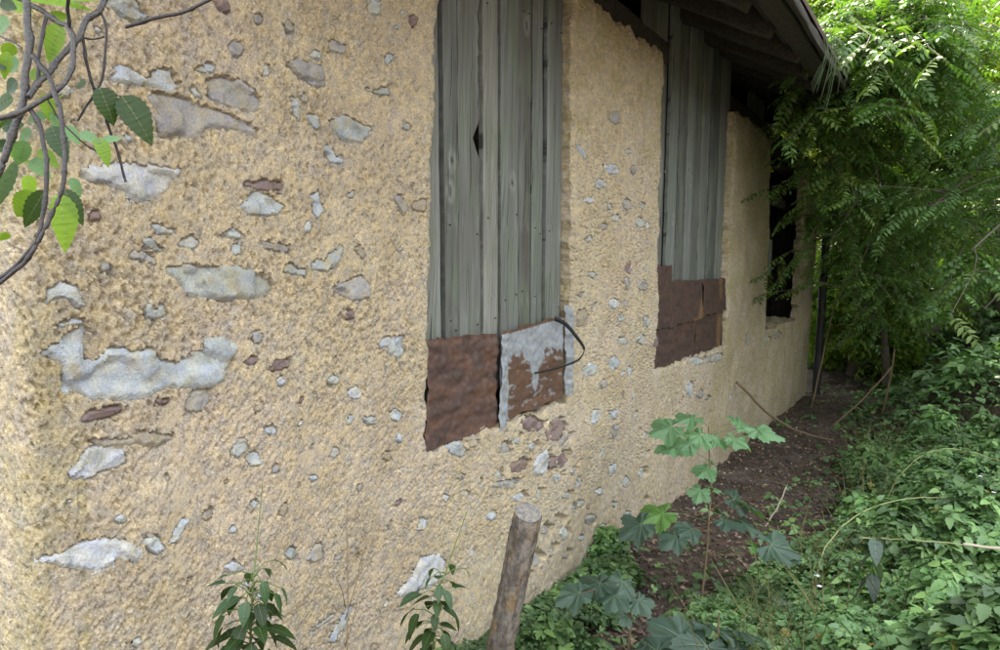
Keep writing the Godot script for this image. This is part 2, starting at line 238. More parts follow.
var seedling_leaves := [[Vector3(3.546,0.848,0.405),0.142,1],[Vector3(3.650,0.888,0.478),0.124,1],[Vector3(3.506,0.767,0.451),0.140,1],[Vector3(3.638,0.810,0.534),0.123,1],[Vector3(3.559,0.783,0.501),0.112,1],[Vector3(3.690,0.791,0.607),0.095,1],[Vector3(3.822,0.856,0.685),0.145,1],[Vector3(3.817,0.840,0.781),0.153,1],[Vector3(3.702,0.801,0.688),0.113,1],[Vector3(3.622,0.656,0.575),0.104,1],[Vector3(3.552,0.567,0.570),0.093,1],[Vector3(3.655,0.566,0.609),0.076,1],[Vector3(3.500,0.443,0.401),0.151,2],[Vector3(3.398,0.401,0.331),0.149,3],[Vector3(3.430,0.368,0.494),0.119,3],[Vector3(3.508,0.393,0.545),0.111,3],[Vector3(3.733,0.503,0.697),0.124,3],[Vector3(3.734,0.486,0.763),0.133,3],[Vector3(3.578,0.441,0.700),0.120,3],[Vector3(3.679,0.414,0.760),0.122,3],[Vector3(3.640,0.352,0.906),0.173,3],[Vector3(3.637,0.326,0.824),0.092,2],[Vector3(3.683,0.463,0.616),0.077,3],[Vector3(3.669,0.308,0.965),0.091,3]]
var dark_leaves_a := [[Vector3(2.687,0.403,0.420),0.145,3],[Vector3(2.602,0.385,0.376),0.120,3],[Vector3(2.782,0.385,0.489),0.116,3],[Vector3(2.681,0.370,0.497),0.105,3],[Vector3(2.784,0.331,0.564),0.092,3],[Vector3(2.735,0.278,0.528),0.061,3]]
var dark_leaves_b := [[Vector3(2.844,0.190,0.694),0.199,3],[Vector3(2.974,0.211,0.796),0.180,3],[Vector3(3.071,0.180,0.891),0.159,3],[Vector3(2.748,0.166,0.632),0.151,3],[Vector3(2.837,0.184,0.804),0.188,3],[Vector3(2.943,0.138,0.877),0.153,3]]

var rng := RandomNumberGenerator.new()
var used := {}
var noise := FastNoiseLite.new()
var cell := FastNoiseLite.new()
var mats := {}

# ---------------------------------------------------------------- helpers
func numbered(called: String) -> String:
	if not used.has(called):
		used[called] = 0
		return called
	used[called] += 1
	return "%s_%03d" % [called, used[called]]

func thing(called: String, label: String, category: String, at := Vector3.ZERO, group := "") -> Node3D:
	var o := Node3D.new()
	o.name = numbered(called)
	add_child(o)
	o.position = at
	o.set_meta("label", label)
	o.set_meta("category", category)
	if group != "":
		o.set_meta("group", group)
	return o

func part(called: String, mesh: Mesh, m: Material, parent: Node, label := "") -> MeshInstance3D:
	var o := MeshInstance3D.new()
	o.name = called
	o.mesh = mesh
	o.material_override = m
	parent.add_child(o, true)
	if label != "":
		o.set_meta("label", label)
	return o

func fbm(x: float, y: float, z := 0.0) -> float:
	return noise.get_noise_3d(x, y, z)

func std(c: Color, rough := 0.9, metal := 0.0) -> StandardMaterial3D:
	var m := StandardMaterial3D.new()
	m.albedo_color = c.linear_to_srgb()
	m.roughness = rough
	m.metallic = metal
	return m

func lin(r: float, g: float, b: float) -> Color:
	return Color(r, g, b)

func pick_normal(a: Vector3, b: Vector3, c: Vector3) -> Vector3:
	return (c - a).cross(b - a).normalized()

# a rectangular sheet of points: pts row by row, smooth normals, optional colours and uvs
func sheet_mesh(pts: PackedVector3Array, nc: int, nr: int, cols := PackedColorArray(), uvs := PackedVector2Array(), skip := PackedByteArray(), axes := "xy") -> ArrayMesh:
	if uvs.size() == 0:
		uvs.resize(pts.size())
		for i in pts.size():
			var p := pts[i]
			uvs[i] = Vector2(p.x, -p.y) if axes == "xy" else (Vector2(p.z, -p.y) if axes == "zy" else Vector2(p.x, p.z))
	var nor := PackedVector3Array()
	nor.resize(pts.size())
	for r in nr:
		var r0: int = maxi(r - 1, 0) * nc
		var r1: int = mini(r + 1, nr - 1) * nc
		for c in nc:
			var du: Vector3 = pts[r * nc + mini(c + 1, nc - 1)] - pts[r * nc + maxi(c - 1, 0)]
			var dv: Vector3 = pts[r1 + c] - pts[r0 + c]
			nor[r * nc + c] = du.cross(dv).normalized()
	var idx := PackedInt32Array()
	idx.resize((nc - 1) * (nr - 1) * 6)
	var k := 0
	for r in nr - 1:
		for c in nc - 1:
			if skip.size() > 0 and skip[r * (nc - 1) + c] == 1:
				continue
			var a := r * nc + c
			idx[k] = a; idx[k + 1] = a + nc; idx[k + 2] = a + 1
			idx[k + 3] = a + 1; idx[k + 4] = a + nc; idx[k + 5] = a + nc + 1
			k += 6
	idx.resize(k)
	var arr := []
	arr.resize(Mesh.ARRAY_MAX)
	arr[Mesh.ARRAY_VERTEX] = pts
	arr[Mesh.ARRAY_NORMAL] = nor
	if cols.size() > 0:
		arr[Mesh.ARRAY_COLOR] = cols
	if uvs.size() > 0:
		arr[Mesh.ARRAY_TEX_UV] = uvs
	arr[Mesh.ARRAY_INDEX] = idx
	var me := ArrayMesh.new()
	me.add_surface_from_arrays(Mesh.PRIMITIVE_TRIANGLES, arr)
	return me

func st_new() -> SurfaceTool:
	var st := SurfaceTool.new()
	st.begin(Mesh.PRIMITIVE_TRIANGLES)
	return st

func st_done(st: SurfaceTool) -> ArrayMesh:
	st.generate_normals()
	return st.commit()

func tri(st: SurfaceTool, a: Vector3, b: Vector3, c: Vector3, col := Color.WHITE) -> void:
	st.set_color(col); st.add_vertex(a)
	st.set_color(col); st.add_vertex(b)
	st.set_color(col); st.add_vertex(c)

func quad(st: SurfaceTool, a: Vector3, b: Vector3, c: Vector3, d: Vector3, col := Color.WHITE) -> void:
	tri(st, a, b, c, col)
	tri(st, a, c, d, col)

# a rough-sawn beam between two points, w across, h high, with worn faces
func beam_mesh(a: Vector3, b: Vector3, w: float, h: float, rough := 0.006, seg := 14) -> ArrayMesh:
	var d := (b - a)
	var f := d.normalized()
	var side := f.cross(Vector3.UP).normalized()
	if absf(f.y) > 0.95:
		side = Vector3(1, 0, 0)
	var up := side.cross(f).normalized()
	var ring := [Vector2(-.5, -.42), Vector2(-.42, -.5), Vector2(0, -.5), Vector2(.42, -.5), Vector2(.5, -.42), Vector2(.5, 0), Vector2(.5, .42), Vector2(.42, .5), Vector2(0, .5), Vector2(-.42, .5), Vector2(-.5, .42), Vector2(-.5, 0)]
	var n := ring.size()
	var st := st_new()
	var rows := []
	for i in seg + 1:
		var t := float(i) / seg
		var c := a + d * t
		var row := []
		for k in n:
			var q: Vector2 = ring[k]
			var p := c + side * q.x * w + up * q.y * h
			p += (side * q.x + up * q.y) * rough * 2.0 * fbm(p.x * 5 + k * 3.1, p.y * 5, p.z * 5 + k)
			row.append(p)
		rows.append(row)
	st.set_smooth_group(1)
	for i in seg:
		for k in n:
			var k2 := (k + 1) % n
			quad(st, rows[i][k], rows[i + 1][k], rows[i + 1][k2], rows[i][k2])
	st.set_smooth_group(-1)
	for e in [0, seg]:
		var c := Vector3.ZERO
		for p in rows[e]:
			c += p / n
		c += f * (0.012 if e == seg else -0.012)
		for k in n:
			if e == 0:
				tri(st, c, rows[e][k], rows[e][(k + 1) % n])
			else:
				tri(st, c, rows[e][(k + 1) % n], rows[e][k])
	return st_done(st)

func tube_into(st: SurfaceTool, line: Array, radii: Array, sides := 8, cap := true) -> void:
	var n := line.size()
	var up := Vector3(0.3, 0.9, 0.2).normalized()
	var prev := []
	st.set_smooth_group(1)
	for i in n:
		var d: Vector3 = (line[mini(i + 1, n - 1)] - line[maxi(i - 1, 0)]).normalized()
		var s := d.cross(up)
		if s.length() < 0.1:
			s = d.cross(Vector3.RIGHT)
		s = s.normalized()
		var u := s.cross(d).normalized()
		var row := []
		for k in sides:
			var a := TAU * k / sides
			row.append(line[i] + (s * cos(a) + u * sin(a)) * radii[i])
		if i > 0:
			for k in sides:
				var k2 := (k + 1) % sides
				quad(st, prev[k], prev[k2], row[k2], row[k])
		if cap and (i == 0 or i == n - 1):
			for k in sides:
				tri(st, line[i], row[(k + 1) % sides], row[k])
		prev = row

func smooth_line(line: Array, per := 4, wobble := 0.0) -> Array:
	var out := []
	var n := line.size()
	for i in n - 1:
		var p0: Vector3 = line[maxi(i - 1, 0)]
		var p1: Vector3 = line[i]
		var p2: Vector3 = line[i + 1]
		var p3: Vector3 = line[mini(i + 2, n - 1)]
		for k in per:
			var t := float(k) / per
			var q := p1.cubic_interpolate(p2, p0, p3, t)
			if wobble > 0:
				q += Vector3(fbm(q.x * 30, q.y * 30, 1), fbm(q.y * 30, q.z * 30, 5), fbm(q.z * 30, q.x * 30, 9)) * wobble
			out.append(q)
	out.append(line[n - 1])
	return out

func tube_mesh(line: Array, r0: float, r1: float, sides := 8) -> ArrayMesh:
	var st := st_new()
	var radii := []
	for i in line.size():
		radii.append(lerpf(r0, r1, float(i) / maxf(1, line.size() - 1)))
	tube_into(st, line, radii, sides)
	return st_done(st)

# ---------------------------------------------------------------- textures
func noise_bytes(size: int, freq: float, seed_: int, octaves := 3, kind := FastNoiseLite.TYPE_SIMPLEX_SMOOTH) -> PackedByteArray:
	var n := FastNoiseLite.new()
	n.noise_type = kind
	n.seed = seed_
	n.frequency = freq
	n.fractal_octaves = octaves
	n.fractal_type = FastNoiseLite.FRACTAL_FBM if octaves > 1 else FastNoiseLite.FRACTAL_NONE
	var im := n.get_seamless_image(size, size, false, false, 0.1, true)
	im.convert(Image.FORMAT_L8)
	return im.get_data()

func tex_from(data: PackedByteArray, size: int, gray := false) -> ImageTexture:
	var im := Image.create_from_data(size, size, false, Image.FORMAT_L8 if gray else Image.FORMAT_RGB8, data)
	return ImageTexture.create_from_image(im)

# fine mineral grain: multiplies the colours of the surface
func grain_texture(size: int, seed_: int, spread: float, flecks: float, specks: float) -> Array:
	var a := noise_bytes(size, 0.09, seed_, 2)
	var b := noise_bytes(size, 0.3, seed_ + 1, 1)
	var c := noise_bytes(size, 0.02, seed_ + 2, 3)
	var e := noise_bytes(size, 0.14, seed_ + 3, 1)
	var out := PackedByteArray()
	out.resize(size * size * 3)
	var hh := PackedByteArray()
	hh.resize(size * size)
	for i in size * size:
		var va := a[i] / 255.0 - 0.5
		var vb := b[i] / 255.0 - 0.5
		var vc := c[i] / 255.0 - 0.5
		var ve := e[i] / 255.0
		var v := 0.76 + spread * (va * 0.5 + vb * 0.7 + vc * 0.5)
		var warm := vc * 0.12
		if ve > 0.74:
			v += flecks * minf((ve - 0.74) * 8.0, 1.0)
			warm -= 0.05
		elif ve < 0.22:
			v -= specks * minf((0.22 - ve) * 8.0, 1.0)
		out[i * 3] = int(clampf(v + warm * 0.3, 0.05, 1.0) * 255)
		out[i * 3 + 1] = int(clampf(v, 0.05, 1.0) * 255)
		out[i * 3 + 2] = int(clampf(v - warm, 0.05, 1.0) * 255)
		hh[i] = int(clampf(0.5 + va * 0.6 + vb * 0.55 + vc * 0.2, 0, 1) * 255)
	return [tex_from(out, size), tex_from(hh, size, true)]

# weathered wood: long streaks along v
func wood_texture(size: int, seed_: int) -> Array:
	var n := FastNoiseLite.new()
	n.seed = seed_
	n.noise_type = FastNoiseLite.TYPE_SIMPLEX_SMOOTH
	n.frequency = 1.0
	n.fractal_octaves = 3
	var out := PackedByteArray()
	out.resize(size * size * 3)
	var hh := PackedByteArray()
	hh.resize(size * size)
	for y in size:
		for x in size:
			var u := float(x) / size
			var v := float(y) / size
			# a torus in noise space keeps the picture seamless along u
			var cv := cos(v * TAU) * 0.32
			var sv := sin(v * TAU) * 0.32
			var w := n.get_noise_3d(u * 3.0, cv * 1.6, sv * 1.6) * 0.05
			var q := n.get_noise_3d((u + w) * 46.0, cv, sv + 3.0)
			var fine := n.get_noise_3d((u + w * 0.6) * 150.0 + 50.0, cv * 3.0, sv * 3.0)
			var broad := n.get_noise_3d(u * 9.0 + 20.0, cv, sv)
			var l := 0.76 + 0.07 * q + 0.17 * fine + 0.08 * broad
			if q < -0.36 and broad > -0.1:
				l -= 0.28
			l = clampf(l, 0.12, 1.0)
			var i := y * size + x
			out[i * 3] = int(l * 255 * 0.985)
			out[i * 3 + 1] = int(l * 255)
			out[i * 3 + 2] = int(clampf(l * 0.985 + broad * 0.03, 0, 1) * 255)
			hh[i] = int(clampf(0.5 + 0.35 * q + 0.3 * fine, 0, 1) * 255)
	return [tex_from(out, size), tex_from(hh, size, true)]

func mapped(m: StandardMaterial3D, t: Array, per_metre: float, relief_cm: float) -> StandardMaterial3D:
	m.albedo_texture = t[0]
	m.uv1_scale = Vector3.ONE * per_metre
	m.heightmap_enabled = true
	m.heightmap_texture = t[1]
	m.heightmap_scale = relief_cm
	return m

func triplanar(m: StandardMaterial3D, t: Array, per_metre: float, relief_cm: float) -> StandardMaterial3D:
	m.albedo_texture = t[0]
	m.uv1_triplanar = true
	m.uv1_world_triplanar = true
	m.uv1_triplanar_sharpness = 4.0
	m.uv1_scale = Vector3.ONE * per_metre
	if relief_cm > 0:
		m.heightmap_enabled = true
		m.heightmap_texture = t[1]
		m.heightmap_scale = relief_cm
	return m

func make_materials() -> void:
	var g1 := grain_texture(768, 11, 0.32, 0.10, 0.16)
	var g2 := grain_texture(512, 31, 0.6, 0.10, 0.2)
	var g3 := grain_texture(512, 51, 0.16, 0.04, 0.08)
	var wd := wood_texture(512, 7)
	var m := std(Color.WHITE, 0.95)
	m.vertex_color_use_as_albedo = true
	mats.plaster = mapped(m, g1, 1.35, 0.16)
	m = std(Color.WHITE, 0.8)
	m.vertex_color_use_as_albedo = true
	mats.stone = mapped(m, g3, 1.9, 0.2)
	m = std(Color.WHITE, 0.95)
	m.vertex_color_use_as_albedo = true
	mats.soil = mapped(m, g2, 2.3, 0.8)
	m = std(Color.WHITE, 0.85)
	m.vertex_color_use_as_albedo = true
	m.albedo_texture = wd[0]
	m.heightmap_enabled = true
	m.heightmap_texture = wd[1]
	m.heightmap_scale = 0.06
	mats.plank = m
	m = std(lin(0.085, 0.074, 0.062), 0.9)
	mats.beam = triplanar(m, g2, 2.6, 0.4)
	m = std(lin(0.075, 0.066, 0.055), 0.9)
	mats.roof_wood = triplanar(m, g2, 2.1, 0.4)
	m = std(lin(0.10, 0.05, 0.035), 0.85)
	mats.roof_tile = triplanar(m, g2, 2.0, 0.4)
	m = std(Color.WHITE, 0.72)
	m.vertex_color_use_as_albedo = true
	mats.sheet = mapped(m, g3, 3.1, 0.1)
	m = std(Color.WHITE, 0.9)
	m.vertex_color_use_as_albedo = true
	mats.bark = triplanar(m, g2, 6.0, 0.25)
	m = std(Color.WHITE, 0.62)
	m.vertex_color_use_as_albedo = true
	mats.stem_bark = triplanar(m, g2, 9.0, 0.12)
	mats.eave = mats.roof_wood
	mats.strap = std(lin(0.02, 0.02, 0.022), 0.6)
	mats.pipe = std(lin(0.012, 0.012, 0.013), 0.55)
	mats.green_stem = std(lin(0.10, 0.14, 0.04), 0.6)
	mats.dry_stem = std(lin(0.17, 0.12, 0.07), 0.8)
	mats.red_stem = std(lin(0.20, 0.10, 0.06), 0.6)
	mats.pale_twig = std(lin(0.42, 0.36, 0.28), 0.7)
	mats.petal = std(lin(0.72, 0.68, 0.82), 0.6)
	mats.leaf = leaf_mat(0.46, 0.5)
	mats.leaf_ground = leaf_mat(0.5, 0.3)
	mats.leaf_hero = leaf_mat(0.42, 0.55)
	mats.litter = std(Color.WHITE, 0.85)
	mats.litter.vertex_color_use_as_albedo = true

func leaf_mat(rough: float, through: float) -> StandardMaterial3D:
	var m := std(Color.WHITE, rough)
	m.vertex_color_use_as_albedo = true
	m.cull_mode = BaseMaterial3D.CULL_DISABLED
	m.backlight_enabled = true
	m.backlight = Color(through * 2 * 0.92, through * 2, through * 2 * 0.5).clamp()
	return m

# ---------------------------------------------------------------- the sky, the light, the camera
func setup_view() -> void:
	var cam := Camera3D.new()
	cam.name = "camera"
	add_child(cam)
	var yaw := deg_to_rad(29.7)
	var pitch := deg_to_rad(5.3)
	var roll := deg_to_rad(1.6)
	var f := Vector3(cos(yaw) * cos(pitch), -sin(pitch), -sin(yaw) * cos(pitch))
	var r := f.cross(Vector3.UP).normalized()
	var u := r.cross(f)
	cam.transform = Transform3D(Basis(r * cos(roll) + u * sin(roll), u * cos(roll) - r * sin(roll), -f), Vector3(0, 1.65, 1.5))
	cam.fov = rad_to_deg(2.0 * atan(325.0 / 780.0))
	cam.near = 0.05
	cam.far = 400.0
	cam.current = true
	var env := Environment.new()
	env.background_mode = Environment.BG_SKY
	var sm := ProceduralSkyMaterial.new()
	sm.sky_top_color = Color(0.91, 0.935, 0.96)
	sm.sky_horizon_color = Color(0.95, 0.96, 0.95)
	sm.sky_curve = 0.25
	sm.ground_bottom_color = Color(0.12, 0.13, 0.08)
	sm.ground_horizon_color = Color(0.3, 0.33, 0.25)
	var sky := Sky.new()
	sky.sky_material = sm
	env.sky = sky
	env.tonemap_mode = Environment.TONE_MAPPER_LINEAR
	env.tonemap_exposure = 4.1
	env.sdfgi_enabled = true
	env.ssao_enabled = true
	env.ssil_enabled = true
	var we := WorldEnvironment.new()
	we.name = "world_environment"
	we.environment = env
	add_child(we)
	var sun := DirectionalLight3D.new()
	sun.name = "sun"
	sun.light_color = Color(1.0, 0.95, 0.86)
	sun.light_energy = 1.4
	sun.light_angular_distance = 0.6
	sun.shadow_enabled = true
	add_child(sun)
	# it stands high beyond the barn's far end, so the path side of the wall lies in shade
	sun.look_at_from_position(Vector3(6.0, 10.0, -4.6), Vector3.ZERO, Vector3.UP)

# ---------------------------------------------------------------- the wall
var wins := []   # openings: [x left at sill, x left at top, x right at sill, x right at top]

func edge_at(w: Array, right: bool, y: float) -> float:
	var t := clampf((y - SILL) / (WALL_TOP - SILL), 0.0, 1.0)
	var x: float = lerpf(w[2], w[3], t) if right else lerpf(w[0], w[1], t)
	x += fbm(y * 9.0, w[0] * 7.0 + (50.0 if right else 0.0)) * 0.022 + fbm(y * 40.0, w[0] * 3.0, 8.0) * 0.006
	if right and w[0] > 7.0:
		x += maxf(0.0, fbm(y * 5.0, 3.3)) * 0.25
	return x

func sill_at(x: float) -> float:
	return SILL + fbm(x * 6.0, 77.0) * 0.03 + fbm(x * 30.0, 12.0) * 0.008

func top_at(x: float) -> float:
	return WALL_TOP + fbm(x * 4.0, 31.0) * 0.05 + fbm(x * 24.0, 41.0) * 0.02 - 0.012 * maxf(0, x - 3.0)

func undulate(x: float, y: float) -> float:
	return fbm(x * 1.1, y * 1.1, 4.0) * 0.016 + fbm(x * 4.5, y * 4.5, 14.0) * 0.007

func roughcast(x: float, y: float) -> float:
	var h := undulate(x, y)
	# trowelled patches lie smoother than the thrown ones
	var thrown := 0.35 + 0.65 * smoothstep(-0.25, 0.25, fbm(x * 1.7, y * 1.7, 60.0))
	h += fbm(x * 22.0, y * 22.0, 24.0) * 0.0014 * thrown
	# trowel drag: short pits that slant one way high up and the other way low down
	var lean := -0.75 if y + fbm(x * 2.0, y * 2.0, 2.0) * 0.5 > 1.25 else 0.55
	var u := x * cos(lean) + y * sin(lean)
	var v := -x * sin(lean) + y * cos(lean)
	var p := fbm(u * 38.0, v * 96.0, 44.0) + 0.25 * fbm(x * 3.0, y * 3.0, 46.0)
	var many := 0.40 - 0.12 * thrown
	h -= smoothstep(many, many + 0.12, p) * (0.0088 if lean < 0.0 else 0.0062)
	# finer scratches between them
	var p2 := fbm(u * 60.0, v * 150.0, 48.0) + 0.3 * fbm(x * 4.0, y * 4.0, 49.0)
	h -= smoothstep(0.30, 0.45, p2) * 0.0045
	var lump := fbm(u * 70.0, v * 95.0, 90.0)
	h += (maxf(0.0, lump) * 0.0024 - maxf(0.0, -lump - 0.25) * 0.006) * thrown
	# a few hair cracks
	var crack := absf(fbm(x * 3.1 + 7.0, y * 3.1, 210.0))
	if crack < 0.012 and fbm(x * 1.4, y * 1.4, 220.0) > 0.12:
		h -= 0.007 * (1.0 - crack / 0.012)
	return h

func place(x: float, y: float, h: float) -> Vector3:
	if x >= CORNER_X + CORNER_R:
		return Vector3(x, y, h)
	var arc := CORNER_R * PI / 2
	var t := CORNER_X + CORNER_R - x
	if t < arc:
		var a := t / CORNER_R
		return Vector3(CORNER_X + CORNER_R - (CORNER_R + h) * sin(a), y, -CORNER_R + (CORNER_R + h) * cos(a))
	return Vector3(CORNER_X - h, y, -CORNER_R - (t - arc))

func plaster_color(x: float, y: float) -> Color:
	var a := fbm(x * 1.3, y * 1.3, 120.0)
	var b := fbm(x * 5.0, y * 5.0, 130.0)
	var c := Color(0.765, 0.632, 0.425)
	c = c.lerp(Color(0.765, 0.630, 0.455), smoothstep(-0.15, 0.35, a + b * 0.4 + (1.5 - y) * 0.22))
	c = c.lerp(Color(0.84, 0.74, 0.58), smoothstep(0.18, 0.42, b + fbm(x * 17.0, y * 17.0, 9.0) * 0.6) * 0.25)
	c = c.lerp(Color(0.62, 0.47, 0.27), smoothstep(0.2, 0.45, fbm(x * 3.0, y * 3.0, 150.0)) * 0.3)
	# algae where rain runs: the corner of the wall and the heads of the piers
	var moss := 0.0
	if x < CORNER_X + 0.12:
		moss = smoothstep(-0.1, 0.3, fbm(x * 6.0, y * 2.2, 160.0) + 0.12)
	elif y > 2.2 and x > 3.0:
		moss = smoothstep(0.0, 0.35, fbm(x * 6.0, y * 6.0, 170.0) + (y - 2.45) * 0.6)
	if x > 5.9:
		moss = maxf(moss, smoothstep(-0.35, 0.3, fbm(x * 3.0, y * 3.0, 175.0)))
	c = c.lerp(Color(0.56, 0.48, 0.22), moss * 0.5)
	var lime := fbm(x * 26.0 + y * 14.0, y * 48.0 - x * 22.0, 190.0)
	c = c.lerp(Color(0.84, 0.74, 0.58), smoothstep(0.28, 0.42, lime + 0.35 * fbm(x * 2.0, y * 2.0, 195.0) - 0.18 * smoothstep(1.2, 1.9, y)) * 0.4)
	# weathered patches with ragged outlines, all over the wall
	var worn := smoothstep(0.14, 0.22, fbm(x * 2.4, y * 2.4, 180.0) + 0.28 * fbm(x * 20.0, y * 20.0, 181.0))
	c = c.lerp(Color(0.58, 0.47, 0.31), worn * 0.35)
	return c

func build_wall(house: Node3D) -> MeshInstance3D:
	# columns are closest together where the wall is nearest to the path's start
	var xs := [CORNER_X - 1.4]
	while xs[-1] < CORNER_X - 0.15:
		xs.append(xs[-1] + 0.02)
	var marks := [CORNER_X]
	for w in wins:
		marks.append((w[0] + w[1]) * 0.5)
		marks.append((w[2] + w[3]) * 0.5)
	marks.append(END_X)
	for mk in marks:
		var a: float = xs[-1]
		var span: float = mk - a
		# fill a..mk with even-ish steps
		var pts := []
		var x := a
		while true:
			var step := clampf(1.35 * (x * x + 2.25) / 1170.0, 0.0042, 0.017)
			x += step
			if x > mk - step * 0.5:
				break
			pts.append(x)
		for p in pts:
			xs.append(p)
		xs.append(mk)
	var nc: int = xs.size()
	var ys := []
	var y := -0.35
	var sill_row := 0
	while y < SILL - 0.002:
		ys.append(y)
		y += 0.0052 if y > 0.45 else 0.010
	sill_row = ys.size()
	ys.append(SILL)
	y = SILL + 0.0052
	while y < WALL_TOP - 0.003:
		ys.append(y)
		y += 0.0052
	ys.append(WALL_TOP)
	var nr: int = ys.size()
	var cols_of := []
	for w in wins:
		cols_of.append([xs.find((w[0] + w[1]) * 0.5), xs.find((w[2] + w[3]) * 0.5)])
	var pts := PackedVector3Array()
	var cs := PackedColorArray()
	pts.resize(nc * nr)
	cs.resize(nc * nr)
	var uvw := PackedVector2Array()
	uvw.resize(nc * nr)
	# which points lie on a bare stone
	var carve := PackedByteArray()
	carve.resize(nc * nr)
	for s in stone_polys:
		var box: Rect2 = s.box
		var c0: int = maxi(0, xs.bsearch(box.position.x) - 1)
		var c1: int = mini(nc - 1, xs.bsearch(box.end.x))
		var r0: int = maxi(0, ys.bsearch(box.position.y) - 1)
		var r1: int = mini(nr - 1, ys.bsearch(box.end.y))
		for r in range(r0, r1 + 1):
			for c in range(c0, c1 + 1):
				var q := Vector2(xs[c], ys[r])
				q += Vector2(fbm(q.x * 40, q.y * 40, 3), fbm(q.x * 40, q.y * 40, 13)) * 0.008
				if Geometry2D.is_point_in_polygon(q, s.poly):
					carve[r * nc + c] = 1
	for r in nr:
		var ry: float = ys[r]
		var shifts := []
		for k in wins.size():
			var w: Array = wins[k]
			shifts.append(edge_at(w, false, ry) - (w[0] + w[1]) * 0.5)
			shifts.append(edge_at(w, true, ry) - (w[2] + w[3]) * 0.5)
		for c in nc:
			var x: float = xs[c]
			var yy := ry
			var lip := 0.0
			for k in wins.size():
				var w: Array = wins[k]
				var xl: float = (w[0] + w[1]) * 0.5
				var xr: float = (w[2] + w[3]) * 0.5
				if x < xl - 0.3 or x > xr + 0.3:
					continue
				if x <= xl:
					x += shifts[k * 2] * clampf(1.0 - (xl - x) / 0.3, 0, 1)
				elif x >= xr:
					x += shifts[k * 2 + 1] * clampf(1.0 - (x - xr) / 0.3, 0, 1)
				else:
					x += lerpf(shifts[k * 2], shifts[k * 2 + 1], (x - xl) / (xr - xl))
				if r <= sill_row and c >= cols_of[k][0] and c <= cols_of[k][1]:
					var far := SILL - ry
					yy += (sill_at(x) - SILL) * clampf(1.0 - far / 0.2, 0, 1)
					lip = maxf(lip, 1.0 - far / 0.03)
				if ry >= SILL - 0.01:
					if c <= cols_of[k][0]:
						lip = maxf(lip, 1.0 - (xs[cols_of[k][0]] - xs[c]) / 0.022)
					elif c >= cols_of[k][1]:
						lip = maxf(lip, 1.0 - (xs[c] - xs[cols_of[k][1]]) / 0.022)
				break
			if ry > WALL_TOP - 0.25:
				yy += (top_at(x) - WALL_TOP) * (1.0 - (WALL_TOP - ry) / 0.25)
				lip = maxf(lip, 1.0 - (WALL_TOP - ry) / 0.05)
			var h := roughcast(x, yy)
			if lip > 0.0:
				h -= lip * lip * 0.012
			if carve[r * nc + c] == 1:
				h = undulate(x, yy) - 0.028
			pts[r * nc + c] = place(x, yy, h)
			cs[r * nc + c] = plaster_color(x, yy)
			uvw[r * nc + c] = Vector2(x, -yy)
	var skip := PackedByteArray()
	skip.resize((nc - 1) * (nr - 1))
	for k in wins.size():
		for r in range(sill_row, nr - 1):
			for c in range(cols_of[k][0], cols_of[k][1]):
				skip[r * (nc - 1) + c] = 1
	var front := part("plaster_wall", sheet_mesh(pts, nc, nr, cs, uvw, skip), mats.plaster, house)
	# the reveals and sills behind the front face, 0.4 m deep
	for k in wins.size():
		for side in 2:
			var col: int = cols_of[k][side]
			var p := PackedVector3Array()
			var q := PackedColorArray()
			var nd := 40
			for r in range(sill_row, nr):
				var a := pts[r * nc + col]
				for d in nd:
					var t: float = pow(float(d) / (nd - 1), 1.4)
					var b := a + Vector3(0, 0, -(0.07 if k == 2 and side == 1 else 0.42) * t)
					if d > 0:
						b.x += (fbm(b.z * 26.0, b.y * 26.0, 7.0 + k) * 0.005 + fbm(b.z * 80.0, b.y * 80.0, 9.0) * 0.0025) * minf(1.0, d / 4.0)
					p.append(b)
					q.append(plaster_color(b.z + 40.0 + k * 5, b.y))
			part("window_reveal", sheet_mesh(p, nd, nr - sill_row, q, PackedVector2Array(), PackedByteArray(), "zy"), mats.plaster, front)
		var p2 := PackedVector3Array()
		var q2 := PackedColorArray()
		var c0: int = cols_of[k][0]
		var c1: int = cols_of[k][1]
		var nd2 := 24
		for d in nd2:
			for c in range(c0, c1 + 1):
				var a := pts[sill_row * nc + c]
				var t := float(d) / (nd2 - 1)
				p2.append(a + Vector3(0, fbm(a.x * 14, t * 6, 3.0) * 0.02 * minf(1.0, d / 3.0), -0.42 * t))
				q2.append(plaster_color(a.x, t + 0.6))
		part("window_sill", sheet_mesh(p2, c1 - c0 + 1, nd2, q2, PackedVector2Array(), PackedByteArray(), "xz"), mats.plaster, front)
	# tops of the piers
	var groups := [[0, cols_of[0][0]], [cols_of[0][1], cols_of[1][0]], [cols_of[1][1], cols_of[2][0]], [cols_of[2][1], nc - 1]]
	for gset in groups:
		var p3 := PackedVector3Array()
		var q3 := PackedColorArray()
		var n3 := 0
		for d in 6:
			n3 = 0
			for c in range(gset[0], gset[1] + 1, 2):
				var a := pts[(nr - 1) * nc + c]
				p3.append(Vector3(maxf(a.x, CORNER_X + 0.02), a.y, minf(a.z, 0.0) * (1.0 if d == 0 else 0.0) + d * -0.085))
				q3.append(plaster_color(a.x, 2.8))
				n3 += 1
		part("wall_head", sheet_mesh(p3, n3, 6, q3, PackedVector2Array(), PackedByteArray(), "xz"), mats.plaster, front)
	return front

